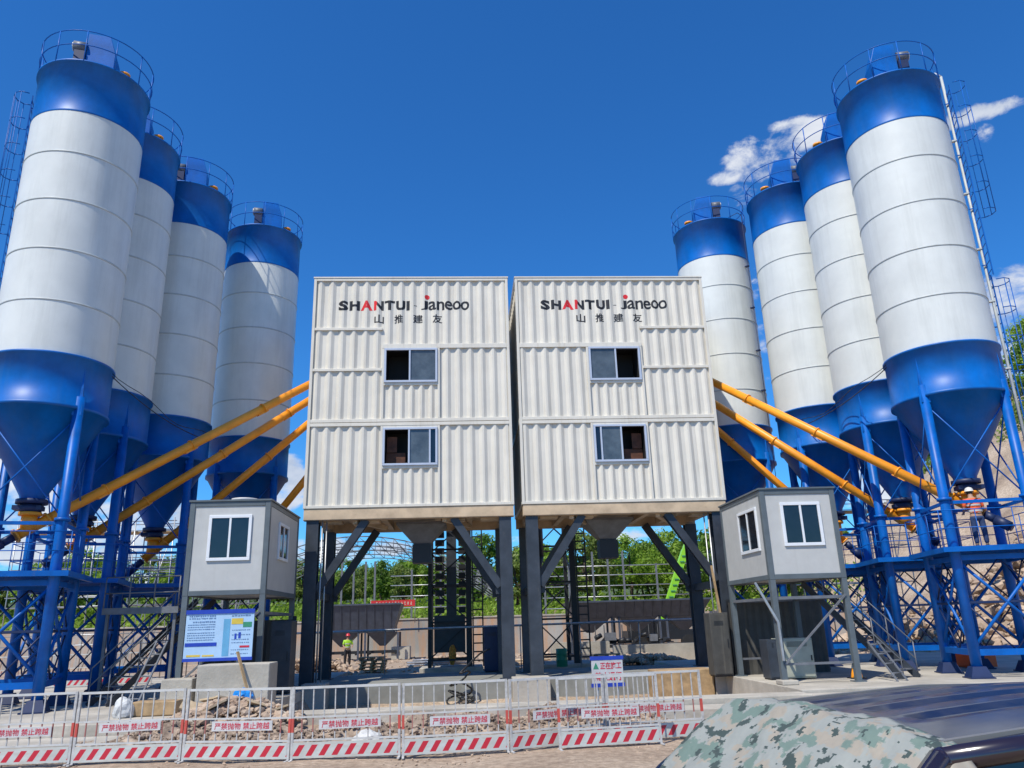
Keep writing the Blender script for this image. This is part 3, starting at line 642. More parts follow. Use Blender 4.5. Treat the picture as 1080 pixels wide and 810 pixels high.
def add_ladder(root, ang):
    c, s_ = math.cos(ang), math.sin(ang); e = Vector((c, s_, 0)); t = Vector((-s_, c, 0))
    L = MB(); C = MB()
    for (za, zb, off, sh) in ((4.0, 12.1, .22, .0), (11.9, ZT-.35, .14, -.55)):
        o = e*(R+off)+t*sh
        for k in (-1, 1): L.bar(o+t*k*.22+Vector((0, 0, za)), o+t*k*.22+Vector((0, 0, zb)), .05, .03, e)
        z = za+.2
        while z < zb: L.cyl(o-t*.22+Vector((0, 0, z)), o+t*.22+Vector((0, 0, z)), .014, n=5); z += .3
        z = za+.5
        while z < zb:
            L.bar(o+t*.2+Vector((0, 0, z)), e*(R)+t*(sh+.2)+Vector((0, 0, z)), .03, .03); z += 2.0
        za2 = max(za+2.2, za); cc = o+e*.30
        ringpts = [(math.cos(q)*.40, math.sin(q)*.36) for q in [rad(d) for d in (-115, -75, -38, 0, 38, 75, 115)]]
        z = za2
        P = lambda rp, z: o+e*(.22+rp[0]*.78)+t*rp[1]+Vector((0, 0, z))
        while z <= zb+.01:
            C.path([P(rp, z) for rp in ringpts], .016, 5); z += .95
        zl = z-.95
        for rp in ringpts[1:-1]: C.cyl(P(rp, za2), P(rp, zl), .012, n=5)
    # short landing between the two flights
    L.box(-.001, .001, -.001, .001, 12.0, 12.001)
    lo = L.build('ladder', 'blue_steel', root); C.build('ladder_cage', 'blue_steel', lo)
    return lo
SL = [(-12.03, 22.25), (-12.2, 25.65), (-11.26, 29.1), (-9.03, 32.57)]
SR = [(15.05, 22.06), (15.1, 25.7), (14.2, 28.9), (11.7, 31.9)]
labL = ['nearest blue and white silo of the left row, cut by the photo edge', 'second nearest silo of the left row, half hidden behind the nearest one',
        'third nearest silo of the left row, white shell between two others', 'farthest silo of the left row, closest to the left cream tower']
labR = ['nearest blue and white silo of the right row, caged ladder on its right', 'second nearest silo of the right row, half hidden behind the nearest one',
        'third nearest silo of the right row, narrow, with cloud behind its top', 'farthest silo of the right row, closest to the right cream tower']
base = make_silo(); base.location = (*SL[0], 0); base.rotation_euler = (0, 0, rad(13)); base['label'] = labL[0]
silL = [base]+[dup(base, (*SL[i], 0), rad(13), labL[i]) for i in (1, 2, 3)]
silR = [dup(base, (*SR[i], 0), rad(167), labR[i]) for i in range(4)]
for _r in silR:
    for _c in _r.children:
        if _c.name.startswith('dust_filter') or _c.name.startswith('relief_valve'): _c.scale.y = -1
add_pipe(silR[0], rad(-31-167), .042, 'seam'); add_ladder(silR[0], rad(-22-167))
add_pipe(silL[0], rad(170-13), .042, 'seam'); add_ladder(silL[0], rad(203-13))
add_pipe(silR[3], rad(-50-167), .014, 'navy')

# cables slung from silo to silo
for (a, b, c_, lab) in (((-10.6, 21.7, 9.75), (-9.55, 29.0, 9.0), 'blk', 'thin black cable slung along the lower rims of the left silos'), ((13.6, 21.6, 9.75), (12.9, 28.7, 9.0), 'blk', 'thin black cable slung along the lower rims of the right silos')):
    m_ = MB(); pts = []; a, b = Vector(a), Vector(b)
    for i in range(13):
        t = i/12; p = a.lerp(b, t); p.z -= .35*4*t*(1-t); pts.append(p)
    m_.path(pts, .016, 5); m_.path([p+Vector((0, 0, .18-.1*math.sin(i))) for i, p in enumerate(pts)], .012, 5)
    tag(m_.build('cable', 'wire'), lab, 'cable')

# ------------------------------------------------------------------ screw conveyors
def auger(a, b, label):
    a, b = Vector(a), Vector(b); d = (b-a).normalized()
    root = thing('screw_conveyor', label, 'screw conveyor', (a.x, a.y, 0), 0, 'orange screw conveyors'); o = Vector((a.x, a.y, 0))
    t = MB(); t.cyl(a-o-d*.35, b-o, .145, n=18); L = (b-a).length
    k = 2.3
    t.build('tube', 'orange', root)
    f = MB()
    while k < L-.6:
        f.cyl(a-o+d*(k-.025), a-o+d*(k+.025), .18, n=18); f.bar(a-o+d*(k-.22)+Vector((0, 0, -.17)), a-o+d*(k+.22)+Vector((0, 0, -.17)), .16, .06); k += 3.0
    for kk in (.55,): f.cyl(a-o+d*(kk-.03), a-o+d*(kk+.03), .205, n=18)
    f.build('flange', 'orange', root)
    i = MB(); top = Vector((0, 0, ZN-.32)); i.cyl(a-o+Vector((0, 0, -.05)), (0, 0, ZN-.34), .20, n=18); i.cyl((0, 0, ZN-.42), (0, 0, ZN-.33), .29, n=18); i.cyl(a-o-d*.35-Vector((0,0,.0)), a-o-d*.3, .2, n=18)
    i.build('inlet', 'orange', root)
    m_ = MB(); m_.cyl(a-o-d*.40, a-o-d*.70, .12, n=16); m_.cyl(a-o-d*.70, a-o-d*1.12, .15, n=16); m_.cyl(a-o-d*1.12, a-o-d*1.18, .11, n=16)
    m_.build('motor', 'navy', root)
    return root
def ext(a, b, xe):
    a, b = Vector(a), Vector(b); t = (xe-a.x)/(b.x-a.x); return a+(b-a)*t
A = [((-12.03, 22.25, 4.95), (-5.82, 28.2, 10.9), 'orange screw conveyor from the nearest left silo, uppermost of the left ones'),
     ((-12.2, 25.65, 4.95), (-6.05, 29.5, 10.65), 'orange screw conveyor from the second left silo, second from the top'),
     ((-11.26, 29.1, 4.9), (-6.2, 30.4, 9.95), 'orange screw conveyor from the third left silo, passing behind the left cabin roof'),
     ((-9.03, 32.57, 4.9), (-6.37, 31.0, 7.73), 'short orange screw conveyor from the farthest left silo, lowest beside the left tower')]
B = [((15.05, 22.06, 4.95), (9.8, 28.2, 10.85), 'orange screw conveyor from the nearest right silo, uppermost of the right ones'),
     ((15.1, 25.7, 4.95), (10.27, 29.3, 10.19), 'orange screw conveyor from the second right silo, middle of the right ones'),
     ((14.2, 28.9, 4.9), (10.58, 30.4, 9.39), 'orange screw conveyor from the third right silo, ending behind the right cabin roof')]
for a, b, lb in A: auger(a, ext(a, b, -5.3), lb)
for a, b, lb in B: auger(a, ext(a, b, 9.2), lb)

# ------------------------------------------------------------------ control cabins on legs
def cabin(x0, x1, y0, y1, z0, z1, side, label):
    root = thing('control_cabin', label, 'cabin', (x0, y0, 0), 0, 'control cabins on legs'); w, d = x1-x0, y1-y0
    t = .15
    b = MB(); b.box(.02, w-.02, .03, d-.02, z0+.05, z1-.05); b.build('wall_panel', 'cabin_wall', root)
    f = MB()
    for (a, c) in ((0, 0), (w-t, 0), (0, d-t), (w-t, d-t)): f.box(a, a+t, c, c+t, z0, z1)
    for zz in (z0, z1-.14):
        for yy in (0, d-.1): f.box(t+.001, w-t-.001, yy+.004, yy+.1, zz, zz+.14)
        for xx in (.004, w-.104): f.box(xx, xx+.1, t+.001, d-t-.001, zz, zz+.14)
    f.build('frame', 'cabin_frame', root, bevel=.01)
    r = MB(); r.box(-.03, w+.03, -.03, d+.03, z1+.002, z1+.05); r.build('roof', 'cabin_frame', root)
    if side > 0:
        r = MB(); r.cyl((w*.62, .45, z1+.05), (w*.62, .45, z1+.12), .38, n=24); r.build('roof_vent', 'sign_white', root)
    def win(p0, p1, zz0, zz1, ax, coord, dirn):
        # p along the wall, coord = wall plane
        fr = MB(); tt = .085
        def bx(a, c, e, g, y0_, y1_):
            if ax == 'y': fr.box(a, c, *sorted((coord+dirn*y0_, coord+dirn*y1_)), e, g)
            else: fr.box(*sorted((coord+dirn*y0_, coord+dirn*y1_)), a, c, e, g)
        bx(p0, p1, zz0, zz0+tt, 0, .05); bx(p0, p1, zz1-tt, zz1, 0, .05); bx(p0, p0+tt, zz0+tt+.001, zz1-tt-.001, 0, .05); bx(p1-tt, p1, zz0+tt+.001, zz1-tt-.001, 0, .05)
        mid = (p0+p1)/2; bx(mid-.03, mid+.03, zz0+tt+.001, zz1-tt-.001, 0, .045)
        fo = fr.build('window', 'pvc', root, bevel=.006)
        for (a, c) in ((p0+tt, mid-.03), (mid+.03, p1-tt)):
            fr = MB(); bx(a, c, zz0+tt, zz1-tt, .004, .018); fr.build('pane', 'glass', fo)
    h = z1-z0
    win(w*.25, w*.78, z0+h*.36, z1-h*.15, 'y', .03, -1)
    if side > 0: win(d*.30, d*.62, z0+h*.40, z1-h*.18, 'x', w-.02, 1)
    else: win(d*.12, d*.55, z0+h*.33, z1-h*.17, 'x', .02, -1)
    for (a, c) in ((.08, .08), (w-.08, .08), (.08, d-.1), (w-.08, d-.1)):
        l = MB(); l.box(a-.075, a+.075, c-.075, c+.075, .33, z0-.002); l.box(a-.16, a+.16, c-.16, c+.16, .30, .33); l.build('leg', 'cabin_frame', root)
    s = MB()
    for yy in (.08, d-.1): s.bar((.16, yy, z0-.5), (w-.16, yy, z0-.5), .06, .08); s.bar((.16, yy, .8), (w-.16, yy, .8), .05, .06)
    for xx in (.08, w-.08): s.bar((xx, .17, z0-.5), (xx, d-.19, z0-.5), .06, .08)
    s.bar((.12, .0, .8), (w-.12, .0, z0-.45), .05, .05); s.build('bracing', 'grey_steel', root)
    return root
cabin(-7.78, -5.52, 22.5, 26.5, 3.06, 5.66, 1, 'grey control cabin on legs at the left, above the blue notice board')
cabin(8.46, 10.66, 21.5, 25.1, 3.02, 5.52, -1, 'grey control cabin on legs at the right, above the beige power cabinet')
# extra strut under the right cabin as in the photo
m_ = MB(); m_.bar((8.0, 21.45, 2.95), (8.5, 21.42, 1.9), .06, .06); m_.bar((8.5, 21.42, 1.9), (8.52, 21.42, .9), .06, .06)
tag(m_.build('strut', 'galv'), 'bent galvanised strut leaning on the front leg of the right cabin', 'strut')

def stairs(p0, p1, w, label, m='dark_steel', rails=True):
    p0, p1 = Vector(p0), Vector(p1); d = p1-p0; hd = Vector((d.x, d.y, 0)).normalized(); n = hd.cross(Vector((0, 0, 1)))
    root = thing('stairs', label, 'stairs', p0, 0, 'steel stairs'); z = Vector((0, 0, 0))
    s = MB()
    for k in (-1, 1): s.bar(n*k*w/2, d+n*k*w/2, .05, .18)
    s.build('stringer', m, root)
    t = MB(); ns = max(4, int(d.z/.22))
    for i in range(1, ns):
        c = d*(i/ns); t.bar(c-n*(w/2-.03), c+n*(w/2-.03), .22, .03, hd.cross(n))
    t.build('tread', 'grey_steel', root)
    if rails:
        h = MB()
        for k in (-1, 1):
            o = n*k*w/2
            for zz in (.5, .95): h.cyl(o+Vector((0, 0, zz)), d+o+Vector((0, 0, zz)), .018, n=6)
            for i in range(5): c = d*(i/4)+o; h.cyl(c, c+Vector((0, 0, .95)), .016, n=6)
        h.build('handrail', 'grey_steel', root)
    return root
stairs((-9.75, 22.6, .3), (-8.1, 25.6, 3.05), .75, 'dark steel stairs climbing to the left cabin from the silo side')
stairs((12.3, 22.0, .3), (10.85, 24.4, 3.0), .75, 'dark steel stairs climbing to the right cabin from the silo side')
root = thing('landing', 'grey steel landing between the left silo legs and the stairs of the left cabin', 'landing', (-9.3, 24.2, 0)); b = MB(); b.box(-1.1, 1.0, -.4, .4, 2.74, 2.80); b.box(-1.12, 1.02, -.46, -.405, 2.66, 2.84); b.build('deck', 'grey_steel', root)
for x in (-1.0, .9):
    b = MB(); b.box(x-.04, x+.04, -.36, -.28, .3, 2.738); b.build('post', 'grey_steel', root)
b = MB()
for z in (3.25, 3.7): b.cyl((-1.1, -.43, z), (1.0, -.43, z), .02, n=6)
for x in (-1.1, -.4, .3, 1.0): b.cyl((x, -.43, 2.84), (x, -.43, 3.7), .018, n=6)
b.build('handrail', 'grey_steel', root)
# aluminium ladders leaning
def ladder(p0, p1, w, label):
    p0, p1 = Vector(p0), Vector(p1); d = p1-p0; n = Vector((d.x, d.y, 0)).normalized().cross(Vector((0, 0, 1))); b = MB()
    for k in (-1, 1): b.bar(p0+n*k*w/2, p1+n*k*w/2, .05, .03)
    i = .25
    while i < d.length-.1: b.cyl(p0+d.normalized()*i-n*w/2, p0+d.normalized()*i+n*w/2, .018, n=6); i += .3
    return tag(b.build('leaning_ladder', 'grey_steel'), label, 'ladder')
ladder((-8.5, 21.6, .3), (-8.15, 22.4, 1.9), .36, 'short grey ladder leaning on the front leg of the left cabin')
ladder((11.6, 21.2, .3), (11.3, 21.9, 1.3), .38, 'short grey ladder leaning at the foot of the right cabin stairs')

# ------------------------------------------------------------------ under the left cabin: board, dark cladding, cabinets
root = thing('notice_board', 'large pale blue notice board on two posts under the left cabin', 'notice board', (-6.55, 22.05, .02), rad(3))
b = MB(); b.box(-.88, .88, -.02, .02, 1.42, 2.54); b.build('panel', 'board_pale', root)
b = MB(); b.box(-.89, .89, -.04, .04, 2.541, 2.65); b.box(-.89, .89, -.04, .04, 1.34, 1.419); b.build('frame', 'sign_blue', root)
b = MB()
for x in (-.45, .5): b.cyl((x, .06, .3), (x, .06, 2.5), .03, n=8)
b.build('post', 'galv', root)
b = MB(); rnd = random.Random(3)
def strokes(b, x0, x1, z, h, gap=.03):
    x = x0
    while x < x1-.02:
        w_ = rnd.uniform(.02, .05); b.box(x, min(x+w_, x1), -.027, -.0215, z+rnd.uniform(0, h*.25), z+h-rnd.uniform(0, h*.25)); x += w_+rnd.uniform(.008, gap)
for z in (2.47, 2.41, 2.32): strokes(b, -.8 if z > 2.4 else -.7, -.1, z, .04)
for z in (2.26, 2.2, 2.14, 2.05, 1.99, 1.93, 1.87): strokes(b, -.82, -.12, z, .022, .02)
for z in (2.46,): strokes(b, .3, .8, z, .04)
for z in (2.1, 1.98, 1.86, 1.78, 1.6, 1.5): strokes(b, .33, .8, z, .02, .03)
b.build('print', 'board_text', root)
b = MB(); b.box(-.86, -.05, -.028, -.0215, 1.72, 1.81); b.box(.50, .56, -.028, -.0215, 1.90, 2.05); b.box(.40, .45, -.028, -.0215, 1.88, 2.02); b.build('print_band', 'sign_blue', root)
b = MB(); b.box(.1, .27, -.026, -.0215, 1.46, 2.40); b.build('print_column', 'board_cyan', root)
b = MB(); b.box(.3, .6, -.026, -.0215, 2.26, 2.41); b.box(-.8, -.45, -.026, -.0215, 1.46, 1.51); b.box(-.4, -.1, -.026, -.0215, 1.46, 1.50); b.build('print_patch', 'board_yellow', root)
b = MB(); b.box(.605, .83, -.027, -.0215, 2.18, 2.31); b.build('print_patch', 'board_green', root)
b = MB(); b.box(.55, .8, -.027, -.0215, 1.66, 1.71); b.build('print_patch', 'sign_red', root)

def boxthing(name, label, cat, x0, x1, y0, y1, z0, z1, m, group=None, extra=None):
    root = thing(name, label, cat, ((x0+x1)/2, (y0+y1)/2, z0), 0, group)
    hx, hy, h = (x1-x0)/2, (y1-y0)/2, z1-z0
    b = MB(); b.box(-hx, hx, -hy, hy, .04, h); b.build('body', m, root, bevel=.015)
    b = MB(); b.box(-hx+.03, hx-.03, -hy+.03, hy-.03, 0, .039); b.build('base', 'black_steel', root)
    nd = max(1, int(round((x1-x0)/.8)))
    for i in range(nd):
        a = -hx+2*hx*i/nd+.03; c = -hx+2*hx*(i+1)/nd-.03
        d = MB(); d.box(a, c, -hy-.018, -hy-.001, .08, h-.05); do = d.build('door', m, root, bevel=.006)
        k = MB(); k.box(c-.07, c-.04, -hy-.04, -hy-.019, h*.45, h*.58); k.build('handle', 'black_steel', do)
        v = MB()
        for q in range(5): v.box(a+.1, c-.15, -hy-.024, -hy-.0185, h*.80+q*.03, h*.80+q*.03+.012)
        v.build('vent', 'black_steel', do)
    return root
def claddings(name, label, x0, x1, y, z0, z1, m):       # wall of ribbed dark sheeting with posts
    root = thing(name, label, 'cladding', (x0, y, z0), 0); L = x1-x0; b = MB(); n = int(L/.12)
    us = [i*L/n for i in range(n+1)]
    lo = [b.bm.verts.new((u, (.03 if i % 2 else 0), 0)) for i, u in enumerate(us)]; hi = [b.bm.verts.new((u, (.03 if i % 2 else 0), z1-z0)) for i, u in enumerate(us)]
    for i in range(n): b.bm.faces.new((lo[i], lo[i+1], hi[i+1], hi[i]))
    b.build('sheet', m, root)
    c = MB(); c.box(-.02, L+.02, .04, .1, z1-z0-.08, z1-z0); c.box(-.02, L+.02, .04, .1, 0.05, .13); c.build('rail', 'black_steel', root)
    for i in range(3):
        c = MB(); q = i*(L-.1)/2; c.box(q, q+.1, .101, .2, 0, z1-z0+.1); c.build('post', 'black_steel', root)
    return root
claddings('ribbed_screen', 'black ribbed sheet screen behind the notice board under the left cabin', -8.0, -5.3, 25.6, .3, 2.4, 'black_steel')
boxthing('electrical_cabinet', 'tall charcoal cabinet right of the notice board', 'cabinet', -5.75, -5.15, 24.4, 25.2, .3, 2.35, 'dark_steel')
claddings('ribbed_screen', 'brown grey ribbed sheet screen behind the beige power cabinet', 8.5, 11.6, 25.4, .3, 2.5, 'brown_cab')
boxthing('power_cabinet', 'beige two door power cabinet standing under the right cabin', 'cabinet', 9.12, 10.02, 22.9, 23.7, .3, 1.42, 'beige_cab')
boxthing('electrical_cabinet', 'dark grey cabinet between the right tower leg and the power cabinet', 'cabinet', 7.72, 8.32, 25.0, 25.6, .3, 2.2, 'brown_cab')
boxthing('electrical_cabinet', 'low black cabinet left of the beige power cabinet', 'cabinet', 8.72, 9.08, 23.0, 23.6, .3, 1.4, 'dark_steel')
boxthing('transformer_box', 'navy blue control box behind the left leg pair at the middle', 'control box', 1.1-.35, 1.1+.3, 31.5, 32.2, .3, 1.95, 'navy')

# ------------------------------------------------------------------ concrete blocks and small site objects on the slab
def block(x0, x1, y0, y1, z0, z1, label, m='concrete', name='concrete_block', g='concrete blocks'):
    b = MB(); b.box(-(x1-x0)/2, (x1-x0)/2, -(y1-y0)/2, (y1-y0)/2, 0, z1-z0); o = b.build(name, m, bevel=.025); o.location = ((x0+x1)/2, (y0+y1)/2, z0)
    return tag(o, label, 'concrete block' if name == 'concrete_block' else 'box', g)
block(-6.75, -4.95, 21.1, 22.0, .302, 1.30, 'big pale concrete block behind the rubble, under the notice board')
block(-7.9, -7.1, 21.9, 22.6, .302, .95, 'smaller pale concrete block, left neighbour of the big one')
block(-5.12, -4.35, 26.0, 26.74, -.36, .44, 'concrete plinth in front of the leftmost tower leg')
block(1.5, 2.7, 26.0, 26.74, -.36, .42, 'concrete plinth in front of the two middle tower legs')
block(7.95, 9.1, 25.75, 26.7, -.3, .46, 'grey concrete plinth in front of the rightmost tower leg')
block(6.0, 7.9, 25.75, 26.7, -.36, .50, 'raw plywood formwork box beside the rightmost plinth, behind the barrier', 'wood', 'plywood_box', None)
block(8.34, 8.78, 21.2, 21.7, .302, .42, 'small concrete pad under the front leg of the right cabin')
b = MB(); b.bar((8.45, 25.5, -.2), (8.15, 25.6, 3.7), .07, .05); tag(b.build('timber_pole', 'wood'), 'thin timber pole leaning by the rightmost tower leg', 'pole')
b = MB(); b.bar((-5.3, 20.7, .5), (-5.75, 21.0, 1.6), .08, .03); tag(b.build('timber_plank', 'wood'), 'pale plank leaning on the big concrete block', 'plank')

def cone(x, y, z, label):
    root = thing('traffic_cone', label, 'traffic cone', (x, y, z), 0); b = MB(); b.lathe([(.16, .03), (.035, .68)], 20, closed_top=True); b.build('cone_body', 'orange', root)
    b = MB(); b.box(-.2, .2, -.2, .2, 0, .029); b.build('base', 'rubber', root)
    b = MB(); b.lathe([(.112, .28), (.078, .46)], 20); b.bm.verts.ensure_lookup_table()
    for v in b.bm.verts: v.co.x *= 1.04; v.co.y *= 1.04
    b.build('reflective_band', 'reflect', root)
cone(11.05, 22.6, .3, 'orange traffic cone standing right of the beige power cabinet')
root = thing('barrel', 'green barrel on the ground behind the middle legs', 'barrel', (4.0, 33.6, .3)); b = MB(); b.lathe([(.28, 0), (.29, .02), (.29, .3), (.305, .32), (.29, .34), (.29, .6), (.305, .62), (.29, .64), (.29, .87), (.27, .88)], 22, closed_top=True); b.build('body', 'green_barrel', root); root.scale = (.8, .8, .8)
def sack(name, x, y, z, sx, sy, sz, m, label, cat, seed):
    b = MB(); bmesh.ops.create_icosphere(b.bm, subdivisions=3, radius=1)
    for v in b.bm.verts:
        n = mnoise.noise(v.co*1.7+Vector((seed, 0, 0))); n2 = mnoise.noise(v.co*4+Vector((0, seed, 0)))
        v.co = Vector((v.co.x*sx, v.co.y*sy, v.co.z*sz))*(1+.30*n+.14*n2)
    o = b.build(name, m); o.location = (x, y, z+sz*.8); return tag(o, label, cat)
sack('plastic_bag', -5.15, 19.5, .52, .24, .18, .17, 'bag_blue', 'bright blue plastic bag on top of the rubble at the left', 'bag', 1)
sack('plastic_bag', -1.8, 15.5, .0, .26, .18, .16, 'bag_white', 'crumpled white bag on the ground just behind the barrier', 'bag', 4)
sack('woven_sack', -7.75, 19.35, .27, .22, .18, .26, 'bag_white', 'white woven sack standing by the left silo legs', 'sack', 9)
sack('fabric_bundle', -.55, 36.4, .25, .28, .25, .7, 'bag_orange', 'orange fabric bundle at the foot of the elevator tower', 'bundle', 14)
bpy.data.objects['fabric_bundle'].scale = (.6, .8, .62)
block(-9.0+1.4, -6.6, 19.4, 19.85, .31, .62, 'rusty brown crate on the slab edge left of the rubble', 'wood', 'wooden_crate', None)

# ------------------------------------------------------------------ rubble
def rocks(name, label, m, pts, cat=None, stuff=True):
    b = MB()
    for (x, y, z, s, sd) in pts:
        r = random.Random(sd); tmp = bmesh.new(); bmesh.ops.create_icosphere(tmp, subdivisions=1, radius=1)
        sc = Vector((r.uniform(.7, 1.3), r.uniform(.7, 1.3), r.uniform(.45, .9)))*s; rot = Matrix.Rotation(r.uniform(0, 6.3), 3, 'Z') @ Matrix.Rotation(r.uniform(-.5, .5), 3, 'X')
        for v in tmp.verts: v.co = rot @ Vector((v.co.x*sc.x, v.co.y*sc.y, v.co.z*sc.z))*(1+r.uniform(-.22, .22))+Vector((x, y, z))
        merge(b.bm, tmp)
    o = b.build(name, m); return tag(o, label, cat, kind='stuff' if stuff else None)
def ridge(x, y):       # height of the dug-out earth between barrier and slab
    c = 17.3+.35*math.sin(x*.7); n = mnoise.fractal(Vector((x*.8, y*.8, 9)), 1, 2, 4)
    e = sst(-8.8, -6.5, x)*sst(5.2, 3.0, x)
    h = max(0, 1-((y-c)/1.45)**2)*(.34+.42*n)*e
    return max(0, h)
g = MB(); gx = [-9.2+i*.12 for i in range(122)]; gy = [15.7+j*.12 for j in range(28)]; G = {}
for i, x in enumerate(gx):
    for j, y in enumerate(gy):
        n = mnoise.fractal(Vector((x*3, y*3, 2)), 1, 2, 4)*.10
        G[i, j] = g.bm.verts.new((x, y, terrain(x, y)-.03+ridge(x, y)+(n if ridge(x, y) > .02 else -.05)))
for i in range(len(gx)-1):
    for j in range(len(gy)-1): g.bm.faces.new((G[i, j], G[i+1, j], G[i+1, j+1], G[i, j+1]))
tag(g.build('earth_bank', 'rock'), 'bank of dug grey brown earth behind the barrier', None, kind='stuff')
r = random.Random(11); pts = []
for k in range(7500):
    x = r.uniform(-8.8, 4.6); y = r.uniform(15.9, 18.9); h = ridge(x, y)
    if h < .03 and r.random() < .75: continue
    pts.append((x, y, terrain(x, y)+h, r.choice((.015, .02, .02, .025, .03, .03, .04, .05, .07)), k))
rocks('rubble', 'loose grey brown stones strewn over the earth bank', 'rock', pts)
pts = []
for k in range(900):
    x = r.gauss(-5.2, .75); y = r.gauss(18.9, .35)
    if abs(x+5.2) > 1.7 or y > 19.8: continue
    pts.append((x, y, .15+.5*max(0, 1-((x+5.2)/1.6)**2)*max(0, 1-((y-19.1)/1.0)**2)*r.random()**.4, r.choice((.03, .04, .06, .08, .12)), k+9000))
rocks('rubble', 'pale tan stone chips heaped at the left', 'rock_pink', pts)
for k, (x, y, z, a, tlt, lb) in enumerate(((-6.0, 18.9, .50, .3, .5, 'broken tan board at the left end of the rubble heap'), (-5.5, 18.7, .55, 1.1, -.4, 'broken tan board lying near the middle of the heap'), (-4.7, 18.8, .52, 2.0, .35, 'broken tan board below the blue bag'),
        (-4.2, 19.0, .40, .8, -.3, 'broken tan board at the right end of the rubble heap'), (-5.7, 19.3, .62, 2.6, .25, 'topmost broken tan board of the rubble heap'))):
    b = MB(); b.prism([(-.34, -.18), (.1, -.22), (.36, -.05), (.30, .2), (-.1, .16), (-.30, .22)], -.02, .02); o = b.build('broken_board', 'slab_stone'); o.location = (x, y, z); o.rotation_euler = (tlt, tlt*.6, a)
    tag(o, lb, 'broken board', 'broken boards on the rubble')
pts = []
for k in range(2000):
    x = r.uniform(19, 40); y = r.uniform(34, 50); s_ = (x-19)/21
    pts.append((x, y, terrain(x, y)+r.random()**1.5*2.4*max(0, 1-abs((y-42)/8))*sst(19, 24, x), r.choice((.08, .12, .15, .2, .25, .35, .5)), k+20000))
rocks('rubble', 'pile of big pink beige rocks behind the right silo legs', 'rock_pink', pts)
pts = []
for k in range(260):
    x = r.gauss(8.6, 1.0); y = r.gauss(38.6, .6); pts.append((x, y, .03+.4*max(0, 1-((x-8.6)/2.2)**2)*r.random()**.5, r.choice((.08, .12, .18)), k+30000))
rocks('rubble', 'small heap of red brown stones beyond the right tower', 'rock_pink', pts)
pts = [(r.uniform(-14, 14), r.uniform(37, 56), .02, r.choice((.05, .08, .12, .2)), k+50000) for k in range(700)]
rocks('rubble', 'stones strewn over the dirt yard behind the towers', 'rock_pink', pts)
pts = []
for k in range(200):
    x = r.gauss(-7.6, .8); y = r.gauss(41.5, .5); pts.append((x, y, .05+.7*max(0, 1-((x+7.6)/1.6)**2)*r.random()**.5, r.choice((.1, .15, .22)), k+40000))
rocks('rubble', 'rubble heap beside the worker in the lime vest', 'rock_pink', pts)
pts = [(r.uniform(-10, 6), r.uniform(9, 15.6), .0, r.choice((.012, .02, .03)), k+60000) for k in range(1500)]
rocks('gravel', 'fine gravel on the near dirt', 'rock_pink', pts)

# ------------------------------------------------------------------ safety barriers
SIGN = '严禁抛物 禁止跨越'
def make_barrier(L=1.84):
    root = thing('safety_barrier', '', 'barrier', (0, 0, 0), 0, 'white safety barriers along the dirt'); H = 1.16
    for x in (.03, L-.03):
        p = MB(); p.box(x-.02, x+.02, -.02, .02, 0, H); p.box(x-.02, x+.02, -.14, .14, .0, .02) ; p.build('post', 'post_zone', root)
    b = MB(); b.box(.051, L-.051, -.017, .017, H-.04, H-.002); b.box(.051, L-.051, -.015, .015, .30, .33); b.box(.051, L-.051, -.0148, .0148, .66, .685); b.build('rail', 'barrier', root)
    b = MB()
    for i in range(1, 10): x = L*i/10; b.box(x-.009, x+.009, -.009, .009, .331, H-.041)
    b.build('bar', 'bar_zone', root)
    b = MB(); b.box(.052, L-.052, -.022, -.006, .04, .285); b.build('stripe_board', 'stripes', root)
    b = MB(); b.box(L*.24, L*.80, -.032, -.020, .475, .63); s = b.build('sign_plate', 'sign_white', root)
    t = MB(); merge(t.bm, text_bm(SIGN, L*.265, L*.775, .498, .606, .010), 0, lambda c: Vector((c.x, -.0345, c.z))); t.build('lettering', 'sign_red', s, recalc=False)
    return root
J = [(-10.55, 15.1), (-8.62, 14.95), (-6.73, 14.85), (-4.84, 14.7), (-2.94, 14.32), (-1.08, 14.16), (.74, 14.28), (2.5, 14.8), (4.38, 15.1)]
bl = ['white barrier cut by the left edge of the photo', 'white barrier in front of the nearest left silo legs', 'white barrier in front of the white sack at the left', 'white barrier in front of the blue bag and notice board',
      'white barrier in front of the leftmost tower leg', 'white barrier with the crumpled white bag behind it', 'white barrier whose right part is hidden by the doubled panel', 'rightmost white barrier of the row, ending at the camouflage cover']
proto = None
def place_barrier(a, b, label, tilt=0):
    global proto
    ang = math.atan2(b[1]-a[1], b[0]-a[0])
    if proto is None: proto = make_barrier(); o = proto; o.location = (a[0], a[1], 0); o.rotation_euler = (0, 0, ang); o['label'] = label
    else: o = dup(proto, (a[0], a[1], 0), ang, label)
    L = math.hypot(b[0]-a[0], b[1]-a[1]); o.scale = (L/1.84, 1, 1); o.rotation_euler.x = tilt; o.rotation_euler.y = rad(random.uniform(-.5, .5))
    for c in o.children:
        if c.name.startswith('sign_plate'): c.location = (random.uniform(-.06, .06), 0, random.uniform(-.015, .015)); c.rotation_euler.y = rad(random.uniform(-1.2, 1.2))
    return o
for i in range(8): place_barrier(J[i], J[i+1], bl[i], rad(random.uniform(-1.5, 1.5)))
place_barrier((1.57, 14.24), (3.42, 14.46), 'white barrier standing as a second panel in front of the row', rad(-2))

